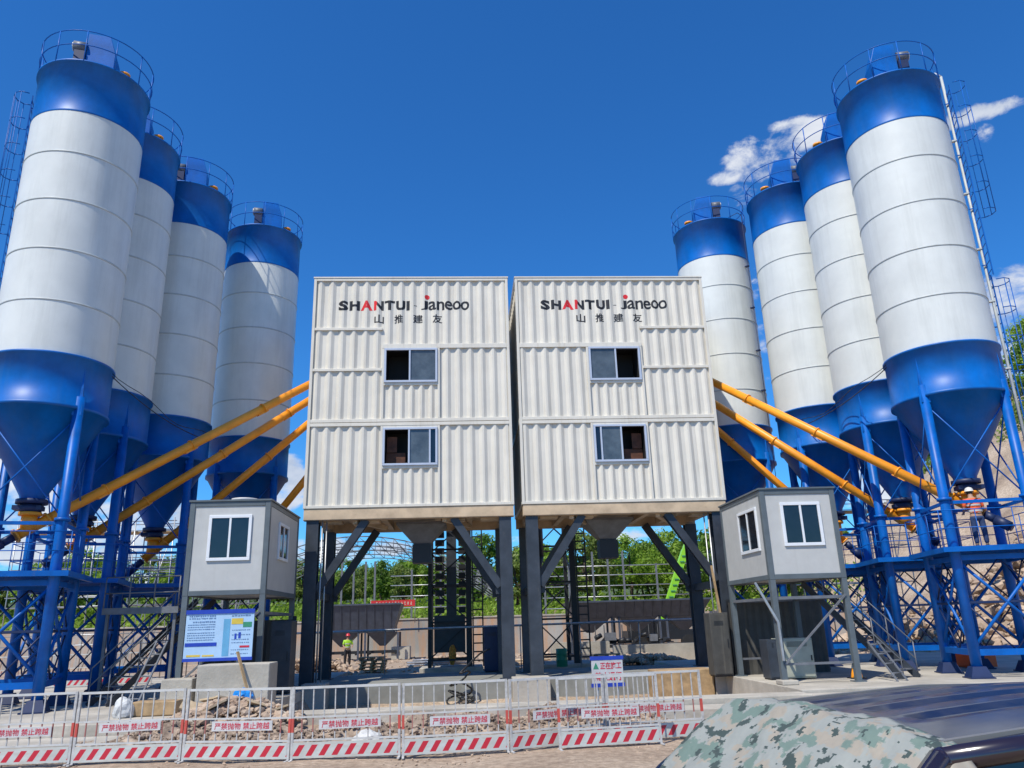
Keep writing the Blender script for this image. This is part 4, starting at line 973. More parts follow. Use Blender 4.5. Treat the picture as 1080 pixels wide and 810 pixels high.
root = thing('notice_sign', 'small white notice sign with blue edge standing behind the doubled barrier', 'sign', (2.75, 15.75, 0), rad(4))
b = MB(); b.box(-.31, .31, -.012, .012, .93, 1.35); b.build('panel', 'sign_white', root)
b = MB(); b.box(-.33, .33, -.018, .018, 1.351, 1.42); b.box(-.33, .33, -.018, .018, .86, .929); b.build('frame', 'sign_blue', root)
b = MB()
for x in (-.2, .2): b.cyl((x, .03, 0), (x, .03, 1.4), .015, n=8)
b.build('post', 'galv', root)
t = MB(); merge(t.bm, text_bm('正在施工', -.14, .28, 1.18, 1.31, .02), 0, lambda c: Vector((c.x, -.015, c.z))); merge(t.bm, text_bm('禁止通行', -.25, .28, .97, 1.13, .02), 0, lambda c: Vector((c.x, -.015, c.z))); t.build('lettering', 'sign_red', root, recalc=False)
b = MB(); b.prism([(-.28, 1.19), (-.17, 1.19), (-.225, 1.31)], -.016, -.013, Matrix(((1, 0, 0, 0), (0, 0, 1, 0), (0, 1, 0, 0), (0, 0, 0, 1)))); b.build('emblem', 'board_green', root)

# ------------------------------------------------------------------ yard behind: railings, elevator towers, bins, walls, shed frame
root = thing('pipe_railing', 'long grey pipe railing crossing behind the tower legs', 'railing', (0, 34.9, .3))
b = MB(); b.cyl((-9.5, 0, 1.62), (13, 0, 1.72), .045, n=8); b.build('top_rail', 'galv', root)
for x in [-9.5, -6.6, -3.4, 2.4, 5.0, 7.6, 10.4, 13]: b = MB(); b.cyl((x, 0, -.3), (x, 0, 1.68), .025, n=6); b.build('post', 'galv', root)
def tower(x, y, w, d, H, label, full=True):
    root = thing('elevator_tower', label, 'elevator tower', (x, y, .3), 0, 'bucket elevator towers')
    for sx in (0, 1):
        for sy in (0, 1):
            p = MB(); e_ = .13 if (sx, sy) == (1, 0) else .085; p.box(sx*w-e_, sx*w+e_, sy*d-.08, sy*d+.08, 0, H); p.build('post', 'black_steel', root)
    b = MB(); z = .3; k = 0
    while z < H-1.6:
        for (p, q) in (((0, 0), (w, 0)), ((w, 0), (w, d)), ((w, d), (0, d)), ((0, d), (0, 0))):
            b.bar((*p, z), (*q, z), .07, .08)
            if k % 2: p, q = q, p
            b.bar((*p, z+.05), (*q, z+1.55), .06, .06)
        z += 1.6; k += 1
    b.build('bracing', 'black_steel', root)
    if full:
        b = MB(); b.box(w*.42, w*.68, -.05+d*.3, d*.7, .9, H); b.box(w*.1, w*.9, d*.25, d*.9, .6, 2.2); b.build('elevator_casing', 'dark_steel', root)
        b = MB(); z = 2.3
        while z < H: b.box(w*.12, w*.36, d*.3, d*.6, z, z+.26); b.box(w*.74, w*.92, d*.3, d*.6, z, z+.26); z += .38
        b.build('bucket_chain', 'black_steel', root)
    l = MB()
    for q in (w+.18, w+.62): l.bar((q, 0, 0), (q, 0, H), .06, .06)
    z = .25
    while z < H: l.bar((w+.18, 0, z), (w+.62, 0, z), .05, .06); z += .36
    l.build('ladder', 'black_steel', root)
    return root
tower(-1.55, 36.2, 1.75, 1.7, 9.5, 'black lattice elevator tower seen between the left tower legs')
tower(3.4, 35.9, 1.55, 2.6, 9.5, 'black lattice elevator tower seen left of the right discharge hopper', False)
root = thing('dust_bag_unit', 'dark hanging filter unit behind the two middle legs', 'filter unit', (3.0, 33.2, .3)); b = MB(); b.cyl((0, 0, 4.4), (0, 0, 6.2), .38, n=16); b.cyl((0, 0, 3.4), (0, 0, 4.4), .12, .38, n=16); b.build('body', 'black_steel', root)
b = MB(); b.cyl((0, 0, 0), (0, 0, 3.4), .09, n=10); b.build('support_pipe', 'grey_steel', root)

def agg_bin(x0, x1, y, z0, z1, nh, label, base=0.0):
    root = thing('aggregate_bin', label, 'aggregate bin', (x0, y, base), 0, 'aggregate bins'); L = x1-x0; b = MB()
    b.frustum((L/2, 1.2), L/2-.55, .8, z0, (L/2, 1.2), L/2, 1.4, z1, caps=False); b.frustum((L/2, 1.2), L/2-.6, .75, z0+.02, (L/2, 1.2), L/2-.05, 1.35, z1, caps=False); b.box(.5, L-.5, .45, 1.95, z0-.02, z0)
    b.build('trough', 'bin', root)
    b = MB()
    for i in range(int(L/.6)): x = .7+i*(L-1.4)/max(1, int(L/.6)-1); b.bar((x, .40, z0), (x, -.22, z1-.02), .05, .05)
    b.bar((0, -.22, z1), (L, -.22, z1), .08, .1); b.build('rib', 'bin', root)
    for i in range(nh):
        x = L*(i+.5)/nh; h = MB(); h.frustum((x, 1.2), .18, .18, z0-.85, (x, 1.2), L/nh/2-.28, .72, z0-.022); h.build('hopper', 'bin', root)
        for sx in (-1, 1):
            for sy in (.35, 2.05):
                l = MB(); l.box(x+sx*(L/nh/2-.22)-.06, x+sx*(L/nh/2-.22)+.06, sy-.06, sy+.06, 0, z0-.021); l.build('leg', 'bin', root)
    b = MB(); b.box(.2, L-.2, .9, 1.5, .45, .62)
    for i in range(nh*3): x = .4+i*(L-.8)/(nh*3-1); b.cyl((x, .8, .42), (x, 1.6, .42), .06, n=8)
    b.build('belt_conveyor', 'black_steel', root)
    return root
agg_bin(-9.2, -4.1, 52.5, 1.75, 3.5, 2, 'slate grey aggregate bin behind the left tower, near the lime vest worker')
agg_bin(6.2, 15.0, 48.0, 2.2, 3.15, 3, 'long slate grey aggregate bin behind the right tower')
block(-4.8, -3.6, 53.5, 54.8, 0, .8, 'pale concrete wedge block beside the left bin leg')
root = thing('retaining_wall', 'grey retaining wall with rusty run marks at the back of the yard', 'wall', (0, 57.4, 0)); b = MB(); b.box(-70, 12, 0, .4, -.3, 2.5); b.build('wall_face', 'concrete_wall', root)
b = MB(); b.box(-70, 12, -.06, .46, 2.502, 2.6); b.build('coping', 'concrete', root)
b = MB(); b.box(12, 60, 57.4, 57.8, -.3, 2.45); tag(b.build('retaining_wall', 'concrete_wall'), 'plain retaining wall behind the long aggregate bin', 'wall')
b = MB(); b.box(4.4, 7.4, 41.2, 41.5, 0, 1.05); tag(b.build('low_wall', 'concrete'), 'low pale wall beyond the middle legs, left piece', 'low wall', 'low walls')
b = MB(); b.box(7.45, 12.5, 40.2, 40.5, 0, .85); tag(b.build('low_wall', 'concrete'), 'low pale wall in front of the long aggregate bin, right piece', 'low wall', 'low walls')
# motors and pipework below the long bin
root = thing('pump_set', 'dark pump set with pipes on the low wall beyond the right tower', 'pump', (8.6, 44, 0)); b = MB(); rr = random.Random(5)
for k in range(10): x = k*.42-1.4; b.cyl((x, rr.uniform(0, .6), rr.uniform(.9, 1.2)), (x+.34, rr.uniform(0, .6), rr.uniform(.9, 1.3)), rr.uniform(.06, .15), n=10)
for k in range(8): x = k*.5-1.4; b.cyl((x, .3, 0), (x, .3, 1.8), .03, n=6)
b.box(-1.6, 2.9, .1, .5, .8, .86); b.build('pipework', 'black_steel', root)
b = MB(); b.box(-.9, -.3, 0, .4, 1.0, 1.4); b.box(1.6, 2.0, 0, .4, .9, 1.25); b.build('motor', 'grey_steel', root)

# red banner along the top of the wall
root = thing('banner', 'red banner with pale characters above the left aggregate bin', 'banner', (-6.6, 57.0, 0))
b = MB(); b.box(0, 3.1, 0, .03, 3.42, 3.86); b.build('cloth', 'banner', root)
b = MB(); rnd = random.Random(8); x = .35
while x < 2.9:
    for q in range(4):
        z = 3.52+rnd.uniform(0, .2); b.box(x+rnd.uniform(0, .06), x+rnd.uniform(.08, .14), -.012, -.002, z, z+.03)
    b.box(x+.05, x+.08, -.014, -.003, 3.52, 3.75); x += .22
b.build('print', 'banner_text', root)
b = MB()
for x in (0, 1.55, 3.1): b.cyl((x, .07, 2.3), (x, .07, 3.95), .03, n=6)
b.build('post', 'galv', root)

# arched shed frame going up
root = thing('shed_frame', 'bare arched steel truss frame of an unfinished shed behind the yard', 'shed frame', (0, 0, 0)); n_ = 0
cx_, half, eave, rise = -8.5, 11.5, 4.9, 4.2
for yy in (63.5, 67.5, 71.5, 75.5):
    b = MB(); P1, P2 = [], []
    for i in range(25):
        t = -1+2*i/24; z = eave+rise*(1-t*t); P1.append(Vector((cx_+half*t, yy, z))); P2.append(Vector((cx_+half*t*.985, yy, z-.75)))
    b.path(P1, .05, 5); b.path(P2, .045, 5)
    for i in range(24): b.cyl(P1[i], P2[i+1], .025, n=4); b.cyl(P2[i], P1[i], .025, n=4)
    b.build('arch_truss', 'grey_steel', root)
for yy in (63.5, 67.5, 71.5, 75.5):
    for s in (-1, 1):
        b = MB(); b.cyl((cx_+s*half, yy, 2.0), (cx_+s*half, yy, eave), .10, n=8); b.build('post', 'grey_steel', root)
b = MB()
for i in range(0, 25, 3):
    t = -1+2*i/24; z = eave+rise*(1-t*t); b.cyl((cx_+half*t, 63.5, z), (cx_+half*t, 75.5, z), .03, n=5)
b.build('purlin', 'grey_steel', root)
root = thing('wall_frame', 'steel stud frame with pale horizontal rails in front of the trees', 'wall frame', (0, 61.0, 0))
b = MB()
for z in (3.4, 4.25, 5.05, 5.75): b.cyl((-5.6, 0, z), (.2, 0, z), .035, n=6)
for z in (3.0, 3.8, 4.6, 5.4, 6.1): b.cyl((6.0, 0, z), (18.6, 0, z), .035, n=6)
b.build('rail', 'galv', root)
for x in (-10.2, -9.3, -8.4, -7.5, -6.8, -4.0, -1.8, 6.2, 8.1, 10.0, 11.2, 12.4, 15.0, 18.0):
    b = MB(); h_ = 7.2 if x in (10.0, 11.2, 12.4) else (6.9 if x < -6 else 6.2); b.box(x-.07, x+.07, -.05, .05, 2.2, h_); b.build('stud', 'grey_steel', root)

# crane with lime boom behind the long bin
root = thing('mobile_crane', 'mobile crane with a raised lime green boom behind the long bin', 'crane', (13.9, 54.6, 0), 0)
b = MB(); b.bar((-.3, 0, 1.9), (1.7, 0, 6.6), .42, .45); b.build('boom', 'lime', root); b = MB(); b.bar((1.68, 0, 6.55), (2.2, 0, 7.7), .36, .38); b.build('boom_tip', 'lime', root)
b = MB()
for k in range(12):
    p = Vector((-.3, 0, 1.9)).lerp(Vector((1.7, 0, 6.6)), k/12); b.box(p.x-.16, p.x+.16, -.27, -.24, p.z-.03, p.z+.03)
b.build('boom_plate', 'board_green', root)
b = MB(); b.box(-3, 3, -1.1, 1.1, .7, 1.3); b.box(-2.8, -1.2, -1.0, .2, 1.3, 2.4); b.box(-1.1, 1.2, -1.0, 1.0, 1.3, 1.9); b.build('chassis', 'black_steel', root)
for x in (-2.2, -1.1, 1.1, 2.2):
    b = MB(); b.cyl((x, -1.15, .5), (x, -.8, .5), .5, n=20); b.build('wheel', 'rubber', root)

# scaffolds behind the left silos
def scaffold(x, y, nx_, nz_, label, dx=1.8, dz=1.7, z0=.0):
    root = thing('scaffold', label, 'scaffold', (x, y, z0), 0, 'scaffolds'); b = MB()
    for i in range(nx_+1):
        for j in (0, 1.2): b.cyl((i*dx, j, 0), (i*dx, j, nz_*dz+.6), .026, n=6)
    b.build('standard', 'galv', root); c = MB()
    for k in range(1, nz_+1):
        for j in (0, 1.2):
            for o in (0, .45): c.cyl((-.1, j, k*dz+o), (nx_*dx+.1, j, k*dz+o), .022, n=6)
        for i in range(nx_+1): c.cyl((i*dx, 0, k*dz), (i*dx, 1.2, k*dz), .022, n=6)
    for i in range(nx_): c.cyl((i*dx, 0, .2), ((i+1)*dx, 0, nz_*dz), .02, n=6)
    c.build('ledger', 'galv', root)
    d = MB(); d.box(0, nx_*dx, .1, 1.1, nz_*dz-.06, nz_*dz-.02); d.build('deck', 'wood', root)
scaffold(-21, 38, 4, 4, 'pipe scaffold behind the nearest left silos')
scaffold(-15.5, 40, 3, 4, 'pipe scaffold behind the farthest left silos')
scaffold(15.8, 36.2, 3, 4, 'pipe scaffold behind the right silo legs')
# site fences far left
for i, (x, y) in enumerate(((-17.5, 31), (-15.6, 31.2), (-13.7, 31.6))):
    o = dup(proto, (x, y, .3), rad(3), ['white barrier standing far behind the left silo legs, leftmost of three', 'white barrier standing far behind the left silo legs, middle of three', 'white barrier standing far behind the left silo legs, rightmost of three'][i], drop=('sign_plate',))
    o['group'] = 'white barriers behind the left silos'
    if i == 2: o.location.z = .3

# ------------------------------------------------------------------ people
def skin_mesh(name, joints, edges, m, parent, sub=1):
    me = bpy.data.meshes.new(name); me.from_pydata([j[:3] for j in joints], edges, [])
    o = bpy.data.objects.new(name, me); COL.objects.link(o); s = o.modifiers.new('skin', 'SKIN'); s.use_smooth_shade = True
    for i, j in enumerate(joints): me.skin_vertices[0].data[i].radius = (j[3], j[4] if len(j) > 4 else j[3])
    me.skin_vertices[0].data[0].use_root = True
    u = o.modifiers.new('sub', 'SUBSURF'); u.levels = u.render_levels = sub
    dg = bpy.context.evaluated_depsgraph_get(); dg.update(); nm = bpy.data.meshes.new_from_object(o.evaluated_get(dg))
    bpy.data.objects.remove(o); nm.materials.clear(); nm.materials.append(MT[m]); q = bpy.data.objects.new(name, nm); COL.objects.link(q); q.parent = parent
    return q
def person(loc, rz, label, vest, trousers, helmet, lean=0.0, reach=.2):
    root = thing('person', label, 'person', loc, rz)
    L = lambda z: -lean*max(0, z-.95)          # forward is -y
    J = [(0, 0, .98, .14, .11), (0, L(1.15), 1.15, .13, .10), (0, L(1.38), 1.38, .17, .11), (0, L(1.48)-.01, 1.48, .06), (0, L(1.56)-.02, 1.56, .075, .085), (0, L(1.66)-.03, 1.66, .072, .09), (0, L(1.72)-.02, 1.72, .05)]
    E = [(0, 1), (1, 2), (2, 3), (3, 4), (4, 5), (5, 6)]
    for s in (-1, 1):
        i = len(J); J += [(s*.10, 0, .88, .095), (s*.12, -.02 if s > 0 else .03, .48, .062), (s*.13, .02, .10, .042), (s*.14, -.12, .04, .035)]; E += [(0, i), (i, i+1), (i+1, i+2), (i+2, i+3)]
        i = len(J); J += [(s*.20, L(1.40), 1.40, .055), (s*.26, L(1.14)-.05, 1.14, .045), (s*.20, L(1.05)-reach-.1, 1.06, .034), (s*.19, L(1.04)-reach-.17, 1.05, .028)]; E += [(2, i), (i, i+1), (i+1, i+2), (i+2, i+3)]
        h = i+3
        for k, (ox, ln) in enumerate(((-.03, .075), (-.01, .085), (.01, .08), (.028, .065), (-.045, .05))):
            i = len(J); p = J[h]; J += [(p[0]+ox, p[1]-ln*.6, p[2]-.005, .009), (p[0]+ox, p[1]-ln, p[2]-.035, .007)]; E += [(h, i), (i, i+1)]
    body = skin_mesh('body', J, E, 'skin', root, 1)
    hd = Vector((0, L(1.63)-.03, 1.62))
    f = MB(); f.cyl(hd+Vector((0, -.085, -.005)), hd+Vector((0, -.125, -.02)), .012, .018, n=8); f.build('nose', 'skin', root)
    f = MB()
    for s in (-1, 1): f.cyl(hd+Vector((s*.03, -.088, .015)), hd+Vector((s*.03, -.1, .015)), .01, n=8)
    f.build('eye', 'hair', root)
    f = MB(); f.box(-.025, .025, hd.y-.096, hd.y-.088, hd.z-.055, hd.z-.045); f.build('mouth', 'helmet_red', root)
    f = MB()
    for s in (-1, 1): f.cyl(hd+Vector((s*.078, .0, .0)), hd+Vector((s*.092, .005, .0)), .028, n=10)
    f.build('ear', 'skin', root)
    V = [(0, 0, .93, .165, .135), (0, L(1.15), 1.15, .165, .135), (0, L(1.36), 1.36, .20, .14), (0, L(1.43), 1.43, .12, .11)]; E2 = [(0, 1), (1, 2), (2, 3)]
    for s in (-1, 1): i = len(V); V += [(s*.20, L(1.39), 1.40, .072), (s*.255, L(1.17)-.045, 1.17, .062)]; E2 += [(2, i), (i, i+1)]
    v = skin_mesh('vest', V, E2, vest, root)
    T = MB(); 
    for z in (1.05, 1.22): T.lathe([(.19, z), (.195, z+.05)], 24, 0, L(z))
    for vtx in T.bm.verts: vtx.co.y = (vtx.co.y-L(vtx.co.z))*.80+L(vtx.co.z)
    T.build('reflective_band', 'reflect', v)
    V = [(0, 0, .96, .155, .125)]; E2 = []
    for s in (-1, 1): i = len(V); V += [(s*.10, 0, .86, .11), (s*.12, -.02 if s > 0 else .03, .48, .085), (s*.13, .02, .13, .068)]; E2 += [(0, i), (i, i+1), (i+1, i+2)]
    skin_mesh('trousers', V, E2, trousers, root)
    for s in (-1, 1): b = MB(); b.frustum((s*.135, -.05), .055, .15, 0, (s*.135, -.02), .045, .10, .10); b.build('shoe', 'rubber', root, bevel=.02)
    b = MB(); b.lathe([(.135, hd.z+.045), (.118, hd.z+.05), (.115, hd.z+.10), (.085, hd.z+.15), (.03, hd.z+.175)], 20, 0, hd.y+.01, closed_top=True); b.box(-.06, .06, hd.y-.165, hd.y-.09, hd.z+.042, hd.z+.055)
    b.build('helmet', helmet, root)
    b = MB(); b.lathe([(.084, hd.z-.03), (.092, hd.z+.04)], 16, 0, hd.y+.014, a0=rad(-10), a1=rad(190)); b.build('hair', 'hair', root)
    return root
person((14.85, 21.6, 3.72), rad(165), 'worker in orange vest and white helmet on the right silo platform', 'vest_orange', 'jeans', 'helmet_white', .25, .25)
person((-6.5, 45.6, .0), rad(20), 'worker in lime vest and red helmet standing in the yard', 'vest_lime', 'black_cloth', 'helmet_red', .0, .08)

# ------------------------------------------------------------------ trees
def crown_mesh(seed, H, Wd, nleaf, leaf, m):
    r = random.Random(seed); b = MB(); cl = []
    for k in range(34):
        a = r.uniform(0, 6.283); u = r.uniform(-.9, 1); rr = math.sqrt(max(0, 1-u*u))*r.uniform(.45, 1.0)
        cl.append((Vector((math.cos(a)*rr*Wd, math.sin(a)*rr*Wd, H*.60+u*H*.38)), r.uniform(.16, .34)*Wd*1.15))
    for i in range(nleaf):
        c, rad_ = cl[r.randrange(len(cl))]; d = Vector((r.gauss(0, 1), r.gauss(0, 1), r.gauss(0, .8))).normalized()*rad_*r.uniform(.35, 1.08)
        p = c+d; n = (d.normalized()+Vector((r.uniform(-.8, .8), r.uniform(-.8, .8), r.uniform(-.3, .9)))).normalized(); t = n.orthogonal().normalized(); t.rotate(Matrix.Rotation(r.uniform(0, 6.28), 3, n)); s = n.cross(t); L = leaf*r.uniform(.6, 1.4)
        b.bm.faces.new([b.bm.verts.new(p+v) for v in (-t*L, -s*L*.5, t*L, s*L*.5)])
    me = bpy.data.meshes.new('crown'); b.bm.to_mesh(me); b.bm.free(); me.materials.append(MT[m]); return me, cl
def trunk_mesh(seed, H, Wd, cl):
    r = random.Random(seed); b = MB(); p = Vector((0, 0, -.4)); pts = [p]
    for k in range(5): p = p+Vector((r.uniform(-.15, .15), r.uniform(-.15, .15), H*.17)); pts.append(p)
    for i in range(5): b.cyl(pts[i], pts[i+1], .03*H*(1-i*.16), .03*H*(1-(i+1)*.16), 8)
    for k in range(11):
        c = cl[k*3][0]; s = pts[2+k % 3]; mid = s.lerp(c, .5)+Vector((0, 0, -.15)); b.cyl(s, mid, .011*H, .007*H, 6); b.cyl(mid, c, .007*H, .003*H, 5)
    me = bpy.data.meshes.new('trunk'); b.bm.to_mesh(me); b.bm.free(); me.materials.append(MT['bark']); return me
kinds = []
for sd, m, H, Wd in ((1, 'leaf_a', 5.0, 2.1), (2, 'leaf_b', 5.6, 2.2), (3, 'leaf_c', 4.2, 2.0), (4, 'leaf_a', 6.0, 2.4), (5, 'leaf_b', 4.4, 2.3), (6, 'leaf_c', 5.2, 1.8)):
    cm, cl = crown_mesh(sd, H, Wd, 3600, .15, m); kinds.append((cm, trunk_mesh(sd, H, Wd, cl), m))
desc = {'leaf_a': 'bright green leafy', 'leaf_b': 'dark green leafy', 'leaf_c': 'olive green leafy'}
def tree(x, y, k, sc, where, group):
    cm, tm, m = kinds[k]; root = thing('tree', desc[m]+' tree '+where, 'tree', (x, y, terrain(x, y)), random.uniform(0, 6.28), group)
    root.scale = (sc*random.uniform(.9, 1.25), sc*random.uniform(.9, 1.25), sc*random.uniform(.85, 1.15))
    for nm, me_ in (('crown', cm), ('trunk', tm)): o = bpy.data.objects.new(nm, me_); COL.objects.link(o); o.parent = root
rt = random.Random(21)
zones = [(-60, -24, 66, 92, 34, 'on the wooded bank behind the left silos', 'trees behind the left silos'), (-23, 3, 77, 104, 40, 'on the wooded hill behind the left tower', 'trees behind the left tower'),
         (2, 34, 68, 100, 38, 'on the wooded hill behind the right tower', 'trees behind the right tower'), (58, 78, 58, 92, 22, 'on top of the bare slope at the right', 'trees above the bare slope'), (34, 52, 96, 118, 14, 'beyond the bare slope between the right silos', 'trees beyond the bare slope')]
for (x0, x1, y0, y1, n_, wh, gr) in zones:
    sc_ = {'trees behind the left tower': .74, 'trees behind the left silos': .8}.get(gr, .95)
    for i in range(n_): 
        yy = y0+(y1-y0)*((i+rt.random())/n_); xx = x0+(x1-x0)*((i*.618034+rt.random()*.12) % 1)
        tree(xx, yy, rt.randrange(6), rt.uniform(.9, 1.3)*sc_, wh, gr)
# scrub on the slope
b = MB(); rr = random.Random(77)
for k in range(16000):
    c = k // 160; r2 = random.Random(c); cx = r2.choice((r2.uniform(48, 66), r2.uniform(52, 64))); cy = r2.uniform(40, 100); x = cx+rr.gauss(0, .9); y = cy+rr.gauss(0, .9); z = terrain(x, y)+rr.random()*1.1
    n = Vector((rr.gauss(0, 1), rr.gauss(0, 1), rr.gauss(0, 1))).normalized(); t = n.orthogonal(); s = n.cross(t); L = .16
    b.bm.faces.new([b.bm.verts.new(Vector((x, y, z))+v) for v in (-t*L, -s*L*.6, t*L, s*L*.6)])
tag(b.build('scrub', 'leaf_c', recalc=False), 'scrub growing over the upper bare slope', None, kind='stuff')
b = MB()
for k in range(26000):
    x = rr.uniform(-62, 34); y = rr.uniform(60.5, 76)+rr.random()*6; z = terrain(x, y)+rr.random()**1.4*1.5*(.5+.5*mnoise.noise(Vector((x*.4, y*.4, 0))))
    n = Vector((rr.gauss(0, 1), rr.gauss(0, 1), rr.gauss(0, 1))).normalized(); t = n.orthogonal(); s = n.cross(t); L = .15
    b.bm.faces.new([b.bm.verts.new(Vector((x, y, z))+v) for v in (-t*L, -s*L*.6, t*L, s*L*.6)])
tag(b.build('undergrowth', 'leaf_a', recalc=False), 'undergrowth along the top of the retaining wall', None, kind='stuff')

# ------------------------------------------------------------------ car with a camouflage cover
CAR_AX = rad(192)               # direction the bonnet points
car = thing('parked_car', 'dark blue car in the right foreground, its roof ribs and side rail in view', 'car', (1.90, 3.75, 0), CAR_AX)
RW, BW = .74, .90
car.scale.z = .974
def roofz(x, y): return 1.765-.055*(y/RW)**2-.06*((x+.95)/1.3)**2
b = MB(); nx_, ny_ = 30, 60; G = {}
for i in range(nx_+1):
    for j in range(ny_+1):
        x = .35-2.35*i/nx_; y = -RW+2*RW*j/ny_; z = roofz(x, y); rib = 0
        for q in (-.36, -.12, .12, .36):
            if abs(y-q) < .05: rib = -.02
        if x > .1 or x < -1.8: rib = 0
        G[i, j] = b.bm.verts.new((x, y, z+rib))
for i in range(nx_):
    for j in range(ny_): b.bm.faces.new((G[i, j], G[i+1, j], G[i+1, j+1], G[i, j+1])).smooth = True
b.build('roof', 'car', car)
def loft(b, secs, smooth=True, cap=True):
    rr = [[b.bm.verts.new(p) for p in s] for s in secs]; k = len(rr[0])
    for a, c in zip(rr, rr[1:]):
        for i in range(k-1): f = b.bm.faces.new((a[i], a[i+1], c[i+1], c[i])); f.smooth = smooth
    if cap: b.bm.faces.new(rr[0]); b.bm.faces.new(rr[-1][::-1])
def sec(x, w, zb, zt, wt=None):
    wt = wt or w*.93; r = [(-w*.92, zb), (-w, zb+.18), (-w, zb+(zt-zb)*.55), (-wt, zt-.05), (-wt*.9, zt), (0, zt+.02), (wt*.9, zt), (wt, zt-.05), (w, zb+(zt-zb)*.55), (w, zb+.18), (w*.92, zb)]
    return [(x, y, z) for y, z in r]
b = MB(); loft(b, [sec(2.15, .70, .38, .68), sec(2.02, .82, .28, .84), (sec(1.5, .87, .24, .98)), sec(1.05, .89, .22, 1.06), sec(0, .90, .22, 1.08), sec(-1.5, .90, .22, 1.08), sec(-2.2, .86, .28, 1.06), sec(-2.4, .80, .34, .92)])
b.build('body', 'car', car)
# pillars and side rails of the roof
for s in (-1, 1):
    b = MB(); pts = [Vector((1.08, s*.86, 1.06)), Vector((.72, s*.80, 1.38)), Vector((.36, s*.745, 1.622)), Vector((-.75, s*.745, 1.672)), Vector((-1.95, s*.73, 1.63)), Vector((-2.3, s*.80, 1.08))]
    for p, q in zip(pts, pts[1:]): b.cyl(p, q, .034 if s < 0 else .046, n=14)
    for p in pts[1:-1]: bmesh.ops.create_icosphere(b.bm, subdivisions=2, radius=.0345 if s < 0 else .0465, matrix=Matrix.Translation(p))
    b.build('roof_pillar', 'car_brown' if s > 0 else 'car', car)
    b = MB(); tp = [Vector((.30, s*.70, 1.672)), Vector((-.2, s*.702, 1.698)), Vector((-.9, s*.702, 1.722)), Vector((-1.8, s*.70, 1.69))]
    for p, q in zip(tp, tp[1:]): b.bar(p, q, .028, .018)
    b.build('drip_trim', 'car_trim', car)
    b = MB()
    for x in (-.15, -1.2): b.bar((x, s*.75, 1.61), (x-.04, s*.88, 1.07), .09, .03, (1, 0, 0))
    b.build('door_pillar', 'rubber', car)
    g = MB(); g.quad((1.0, s*.86, 1.07), (.38, s*.755, 1.60), (-1.9, s*.735, 1.58), (-2.2, s*.82, 1.07)); go = g.build('side_window', 'glass', car); sm = go.modifiers.new('t', 'SOLIDIFY'); sm.thickness = .006
    for x in (1.35, -1.45):
        w = MB(); w.cyl((x, s*.70, .33), (x, s*.91, .33), .33, n=28); wo = w.build('wheel', 'rubber', car); w = MB(); w.cyl((x, s*.911, .33), (x, s*.92, .33), .2, n=20); w.build('rim', 'galv', wo)
    m_ = MB(); bmesh.ops.create_icosphere(m_.bm, subdivisions=2, radius=.12, matrix=Matrix.Translation((.88, s*1.0, 1.10)) @ Matrix.Diagonal((.6, .9, .75, 1))); m_.bar((.88, s*.84, 1.07), (.88, s*.95, 1.08), .05, .04); mo = m_.build('wing_mirror', 'car', car)
    h_ = MB(); h_.box(2.0, 2.16, *sorted((s*.45, s*.75)), .62, .76); h_.build('headlight', 'glass_grey', car, bevel=.03)
ws = MB(); ws.quad((1.10, -.74, 1.07), (1.10, .74, 1.07), (.37, .70, 1.645), (.37, -.70, 1.645)); w_ = ws.build('windscreen', 'glass', car); sm = w_.modifiers.new('t', 'SOLIDIFY'); sm.thickness = .006
ws = MB(); ws.quad((-1.98, -.60, 1.60), (-1.98, .60, 1.60), (-2.32, .72, 1.08), (-2.32, -.72, 1.08)); w_ = ws.build('rear_window', 'glass', car); sm = w_.modifiers.new('t', 'SOLIDIFY'); sm.thickness = .006

cov = thing('camouflage_cover', 'pale digital camouflage cloth draped over the windscreen of the dark car', 'cover', (1.90, 3.75, 0), CAR_AX); cov.scale.z = .974
b = MB(); NU, NV = 70, 60; G = {}; uvs = {}
for i in range(NU+1):
    for j in range(NV+1):
        u = -1+2*i/NU; v = j/NV                      # v: 0 on the roof edge, 1 on the bonnet
        x = .30+v*1.25
        if v < .06: xx, z = .30+v*1.2, roofz(.33, 0)+.012
        xx = .27+v*1.15
        zc = 1.70 if xx < .36 else (1.70-(xx-.36)*.78 if xx < 1.10 else 1.123-(xx-1.10)*.22)
        hw = .79+.13*sst(.30, 1.1, xx)
        y = u*(hw+.30); over = max(0, abs(y)-hw+.05)
        z = zc-.055*(min(abs(y), hw)/hw)**2-over*1.15; y = math.copysign(min(abs(y), hw+.03+over*.15), y) if abs(y) > hw else y
        w = mnoise.fractal(Vector((xx*2.2+u*.7, u*2.6, 3)), 1, 2, 3)
        z += .028+.028*w+.012*abs(math.sin(u*7+xx*9+3*w))+.012*mnoise.noise(Vector((xx*9, u*9, 1))); xx += .01*w
        G[i, j] = b.bm.verts.new((xx, y, z)); uvs[G[i, j]] = (u*.9, v*1.2)
uvl = b.bm.loops.layers.uv.new('UVMap')
for i in range(NU):
    for j in range(NV):
        f = b.bm.faces.new((G[i, j], G[i+1, j], G[i+1, j+1], G[i, j+1])); f.smooth = True
        for lp in f.loops: lp[uvl].uv = uvs[lp.vert]
o = b.build('cloth', 'camo', cov); sm = o.modifiers.new('t', 'SOLIDIFY'); sm.thickness = .006

